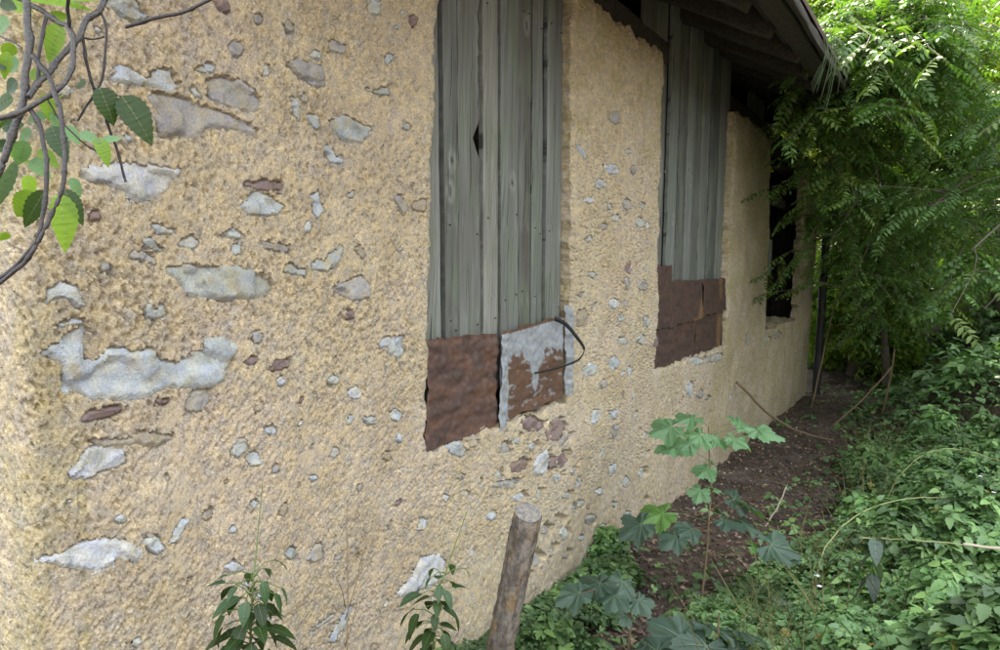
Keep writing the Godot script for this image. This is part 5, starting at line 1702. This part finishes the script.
	for s in canes:
		var pts: Array = s[1]
		var o := thing("bramble_cane", s[0], "bramble", pts[0], "bramble canes on the bank")
		var l2 := []
		for p in smooth_line(pts, 6, 0.006):
			l2.append(p - pts[0])
		part("cane", tube_mesh(l2, 0.004, 0.002, 6), mats.cane, o)
		for k in 8:
			var i: int = int(lerpf(5, l2.size() - 1, k / 7.0))
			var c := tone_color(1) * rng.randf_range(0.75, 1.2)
			var lm := part("leaf", mats.trifoliate, mats.tri_tones[k % 3], o)
			lm.transform = facing(l2[i], Vector3(rng.randfn(0, 1), rng.randf_range(-0.2, 0.3), rng.randfn(0, 1)), Vector3.UP + Vector3(rng.randfn(0, 0.3), 0, rng.randfn(0, 0.3)), rng.randf_range(0.7, 1.15))
	# the dark-leaved plant in the middle of the ground cover
	var nb := Vector3(3.70, ground_y(3.70, 1.30), 1.30)
	var net := thing("dark_herb", "single upright herb with hanging dark bluish leaves in the ground cover", "plant", nb)
	part("stem", tube_mesh([Vector3.ZERO, Vector3(0.005, 0.2, 0.0), Vector3(0.0, 0.40, 0.01)], 0.004, 0.002, 6), mats.green_stem, net)
	for k in 7:
		var hgt: float = [0.40, 0.38, 0.31, 0.29, 0.22, 0.20, 0.14][k]
		var st2 := st_new()
		var c := Color(0.11, 0.16, 0.13) * rng.randf_range(0.7, 1.2)
		oval_into(st2, Transform3D.IDENTITY, 0.12, 0.062, 12, 0.35, 0.2, 0.08, c, c * 0.9)
		var a := k * 2.1 + 0.6
		leaf_part(net, st_done(st2), facing(Vector3(0, hgt, 0), Vector3(cos(a) * 0.7 - 0.3, -0.65, sin(a) * 0.7), Vector3.UP + Vector3(cos(a), 0, sin(a)) * 0.5))
	# white-lilac flowers
	var flower_labels := ["small whitish-lilac flower beside the arching pale cane, taller one", "small whitish-lilac flower beside the arching pale cane, lower one", "pale flower on the bank standing alone above bramble leaves", "pale flower on the bank, first of two close together", "pale flower on the bank, second of two close together"]
	var flower_n := 0
	for q in [Vector3(3.52, 0.30, 1.10), Vector3(3.46, 0.28, 1.12), Vector3(4.75, 0.55, 1.72), Vector3(4.65, 0.50, 1.78), Vector3(4.6, 0.50, 1.83)]:
		var fl := thing("wild_flower", flower_labels[flower_n], "flower", Vector3(q.x, ground_y(q.x, q.z), q.z), "pale wild flowers in the ground cover")
		flower_n += 1
		var hh: float = maxf(0.1, q.y - ground_y(q.x, q.z))
		part("stem", tube_mesh([Vector3.ZERO, Vector3(0.01, hh * 0.5, 0), Vector3(0, hh, 0)], 0.0016, 0.001, 4), mats.green_stem, fl)
		for k in 5:
			var st3 := st_new()
			oval_into(st3, Transform3D.IDENTITY, 0.013, 0.012, 4, 0.2, 0.1, 0, Color.WHITE, Color.WHITE)
			var o := part("petal", st_done(st3), mats.petal, fl)
			o.transform = facing(Vector3(0, hh, 0), Vector3(cos(k * TAU / 5), 0.25, sin(k * TAU / 5)), Vector3.UP)
	# needle-like strands trailing from the eave
	var hang := thing("trailing_creeper", "tuft of long thin green strands trailing from the eave", "creeper", Vector3(4.85, 2.92, 0.825))
	st = st_new()
	for k in 30:
		var a := Vector3(rng.randf_range(-0.12, 0.40), rng.randf_range(-0.03, 0.03), rng.randf_range(-0.03, 0.03))
		var ln := rng.randf_range(0.12, 0.42)
		var sw := Vector3(rng.randf_range(-0.10, 0.14), 0, rng.randf_range(-0.09, 0.09))
		tube_into(st, [a, a + Vector3(0, -ln * 0.3, 0.03) + sw * 0.3, a + Vector3(0, -ln * 0.7, 0.02) + sw * 0.8, a + Vector3(0, -ln, 0.0) + sw], [0.0018, 0.0017, 0.0014, 0.0008], 4, false)
	var str_ := part("strands", st_done(st), mats.strand, hang)
	str_.set_meta("kind", "stuff")

func bare_path(x: float, z: float) -> float:
	# 1 on the trodden earth, 0 under the ground cover
	var right := lerpf(0.74, 0.98, smoothstep(3.3, 5.2, x)) - 0.25 * smoothstep(6.5, 8.5, x) + fbm(x * 2.0, z * 2.0, 500.0) * 0.25
	var left := lerpf(0.34, 0.0, smoothstep(3.3, 4.2, x)) + fbm(x * 2.5, z * 2.5, 510.0) * 0.2
	return 1.0 if z > left and z < right and x < 8.2 else 0.0

func build_cover() -> void:
	var small := [[], []]
	var tri_ := [[], []]
	var rnd := [[], []]
	var lobed := [[], []]
	var placed := 0
	for i in 150000:
		var x := 2.2 + 11.0 * pow(rng.randf(), 1.5)
		var z := rng.randf_range(0.0, 1.7 + 0.22 * x)
		var y := ground_y(x, z)
		if bare_path(x, z) > 0.5 and rng.randf() > 0.025:
			continue
		var deep := smoothstep(0.8, 1.7, z)
		if z < 0.6 and x > 4.2 and rng.randf() > 0.1:
			continue
		# the dark hollow under the locust boughs stays mostly bare
		if x > 7.5 and rng.randf() > 0.07:
			continue
		var hmax := 0.045 + 0.14 * deep + (0.05 if z < 0.5 else 0.0)
		hmax *= 0.55 + 2.6 * absf(fbm(x * 1.5, z * 1.5, 520.0))
		var q := Vector3(x, y + hmax * pow(rng.randf(), 0.55) + 0.01, z)
		var up := Vector3(rng.randfn(-0.12, 0.5), 1.0, rng.randfn(0.1, 0.5))
		var a := rng.randf() * TAU
		var s := rng.randf_range(0.55, 1.3) * (1.0 + 0.7 * smoothstep(7.5, 9.0, x)) * (1.0 + 0.25 * deep)
		var xf := facing(q, Vector3(cos(a), rng.randf_range(-0.35, 0.15), sin(a)), up, s)
		var kind_v := fbm(x * 1.1, z * 1.1, 530.0) * 0.7 + rng.randfn(0, 0.22) + (deep - 0.5) * 0.35
		var lighten := rng.randf()
		var c := Color(0.070, 0.145, 0.042).lerp(Color(0.19, 0.31, 0.10), lighten * lighten)
		c = c.lerp(Color(0.09, 0.15, 0.085), clampf(rng.randfn(0.15, 0.25), 0, 0.7))
		c = c * (1.0 + 0.9 * fbm(x * 1.3, z * 1.3, 540.0)) * (1.0 + 0.25 * deep)
		if rng.randf() < 0.004:
			c = Color(0.26, 0.23, 0.05)
		if kind_v > 0.05:
			tri_[0].append(xf); tri_[1].append(c)
		elif kind_v > -0.13:
			lobed[0].append(xf); lobed[1].append(c * 1.05)
		elif kind_v > -0.28:
			rnd[0].append(xf); rnd[1].append(c)
		else:
			small[0].append(xf); small[1].append(c)
	for i in 9000:
		var x := rng.randf_range(12.6, 17.0)
		var z := rng.randf_range(-1.2, 4.5)
		if fbm(x * 0.7, z * 0.7, 560.0) < -0.05:
			continue
		var q := Vector3(x, ground_y(x, z) + 0.5 * pow(rng.randf(), 1.4) * (0.4 + absf(fbm(x * 1.2, z * 1.2, 570.0)) * 2.0), z)
		var a := rng.randf() * TAU
		tri_[0].append(facing(q, Vector3(cos(a), rng.randf_range(-0.4, 0.1), sin(a)), Vector3(rng.randfn(0, 0.4), 1, rng.randfn(0, 0.4)), rng.randf_range(1.2, 2.2)))
		tri_[1].append(Color(0.070, 0.14, 0.045) * rng.randf_range(0.7, 1.4))
	var st := st_new()
	palmate_into(st, 0.054, 3.0, Color.WHITE, Color(0.95, 0.97, 0.95))
	var lob := st_done(st)
	st = st_new()
	oval_into(st, Transform3D.IDENTITY, 0.042, 0.022, 6, 0.2, 0.2, 0.1, Color.WHITE, Color(0.94, 0.96, 0.94))
	var ov := st_done(st)
	for e in [["bramble_leaves", mats.trifoliate, tri_, "three-part bramble leaves covering the bank", "ground cover"], ["lobed_leaves", lob, lobed, "small lobed leaves covering the ground", "ground cover"], ["round_leaves", round_mesh(0.036), rnd, "small round leaves covering the ground", "ground cover"], ["oval_leaves", ov, small, "small oval leaves covering the ground", "ground cover"]]:
		var o := scatter(e[0], e[1], mats.leaf_ground, e[2][0], e[2][1], self)
		o.set_meta("label", e[3])
		o.set_meta("category", e[4])
	# thin stems between the leaves
	var stems := [[], []]
	for i in 1500:
		var x := 2.4 + 5.5 * pow(rng.randf(), 1.3)
		var z := rng.randf_range(0.7, 1.6 + 0.2 * x)
		if bare_path(x, z) > 0.5:
			continue
		var a := rng.randf() * TAU
		stems[0].append(facing(Vector3(x, ground_y(x, z), z), Vector3(cos(a) * 0.6, 1.0, sin(a) * 0.6), Vector3(sin(a), 0.2, cos(a)), rng.randf_range(0.6, 1.6)))
		stems[1].append(Color(0.16, 0.15, 0.06) * rng.randf_range(0.6, 1.6))
	var so := scatter("herb_stems", tube_mesh([Vector3.ZERO, Vector3(0.01, 0.01, 0.1), Vector3(0.03, 0.03, 0.22)], 0.0022, 0.001, 4), mats.litter, stems[0], stems[1], self)
	so.set_meta("label", "thin stems standing among the ground cover")
	so.set_meta("category", "ground cover")
	var crumbs := [[], []]
	for i in 150:
		var x := 2.3 + 7.0 * pow(rng.randf(), 1.4)
		var z := 0.03 + 0.95 * pow(rng.randf(), 1.8)
		crumbs[0].append(Transform3D(Basis.from_euler(Vector3(rng.randf() * TAU, rng.randf() * TAU, rng.randf() * TAU)).scaled(Vector3.ONE * rng.randf_range(0.4, 1.6)), Vector3(x, ground_y(x, z) + 0.006, z)))
		crumbs[1].append([Color(0.50, 0.42, 0.30), Color(0.42, 0.41, 0.39), Color(0.34, 0.27, 0.20)][i % 3] * rng.randf_range(0.6, 1.2))
	var cst := st_new()
	var cp := [Vector3(-1, -0.3, -0.6), Vector3(0.9, -0.4, -0.8), Vector3(1.1, -0.2, 0.7), Vector3(-0.8, -0.4, 0.9), Vector3(-0.3, 0.7, -0.2), Vector3(0.5, 0.5, 0.1)]
	for q in [[0, 1, 4], [1, 5, 4], [1, 2, 5], [2, 3, 5], [3, 4, 5], [3, 0, 4], [0, 3, 2], [0, 2, 1]]:
		tri(cst, cp[q[0]] * 0.009, cp[q[1]] * 0.009, cp[q[2]] * 0.009)
	var co := scatter("rubble_crumbs", st_done(cst), mats.litter, crumbs[0], crumbs[1], self)
	co.set_meta("label", "pale crumbs of plaster and stone fallen on the path")
	co.set_meta("category", "rubble")
	# leaf litter and wood chips on the earth
	var lit := [[], []]
	for i in 14000:
		var x := 2.3 + 10.0 * pow(rng.randf(), 1.6)
		var z := rng.randf_range(-0.02, 1.4 + 0.1 * x)
		var a := rng.randf() * TAU
		lit[0].append(facing(Vector3(x, ground_y(x, z) + 0.012, z), Vector3(cos(a), rng.randf_range(-0.3, 0.3), sin(a)), Vector3(rng.randfn(0, 0.4), 1, rng.randfn(0, 0.4)), rng.randf_range(0.4, 1.3)))
		var c := Color(0.15, 0.10, 0.075).lerp(Color(0.32, 0.23, 0.16), pow(rng.randf(), 2.0))
		if rng.randf() < 0.008:
			c = Color(0.50, 0.43, 0.34)
		if rng.randf() < 0.35:
			c = Color(0.075, 0.052, 0.045)
		lit[1].append(c)
	st = st_new()
	oval_into(st, Transform3D.IDENTITY, 0.035, 0.017, 4, 0.3, 0.4, 0.2, Color.WHITE, Color(0.9, 0.9, 0.9))
	var lo := scatter("leaf_litter", st_done(st), mats.litter, lit[0], lit[1], self)
	lo.set_meta("label", "brown leaf litter strewn over the earth path")
	lo.set_meta("category", "leaf litter")

func _ready() -> void:
	rng.seed = 20240611
	noise.noise_type = FastNoiseLite.TYPE_SIMPLEX_SMOOTH
	noise.seed = 5
	noise.frequency = 1.0
	noise.fractal_type = FastNoiseLite.FRACTAL_FBM
	noise.fractal_octaves = 2
	cell.noise_type = FastNoiseLite.TYPE_CELLULAR
	cell.cellular_return_type = FastNoiseLite.RETURN_CELL_VALUE
	cell.cellular_distance_function = FastNoiseLite.DISTANCE_EUCLIDEAN
	cell.fractal_type = FastNoiseLite.FRACTAL_NONE
	cell.frequency = 1.0
	cell.seed = 3
	setup_view()
	make_materials()
	mats.trifoliate = trifoliate_mesh(0.070)
	mats.tri_tones = []
	for k in 3:
		var m := leaf_mat(0.5, 0.3)
		m.albedo_color = [Color(0.08, 0.15, 0.045), Color(0.12, 0.21, 0.07), Color(0.10, 0.16, 0.085)][k].linear_to_srgb()
		mats.tri_tones.append(m)
	mats.cane = std(lin(0.26, 0.28, 0.12), 0.6)
	mats.strand = std(lin(0.075, 0.12, 0.05), 0.7)
	mats.stem_pale = triplanar(std(lin(0.080, 0.070, 0.068), 0.42), grain_texture(256, 61, 0.7, 0.2, 0.25), 7.0, 0.12)
	mats.stem_dark = triplanar(std(lin(0.055, 0.044, 0.046), 0.45), [mats.stem_pale.albedo_texture, mats.stem_pale.heightmap_texture], 9.0, 0.1)
	mats.stake_bark = triplanar(std(lin(0.23, 0.195, 0.15), 0.85), [mats.stem_pale.albedo_texture, mats.stem_pale.heightmap_texture], 4.0, 0.5)
	mats.sawn = triplanar(std(lin(0.36, 0.33, 0.30), 0.9), [mats.stem_pale.albedo_texture, mats.stem_pale.heightmap_texture], 8.0, 0.2)
	print("materials ", Time.get_ticks_msec())
	build_ground()
	print("ground ", Time.get_ticks_msec())
	build_house()
	print("house ", Time.get_ticks_msec())
	build_trees()
	print("trees ", Time.get_ticks_msec())
	build_plants()
	build_cover()
	print("all ", Time.get_ticks_msec())
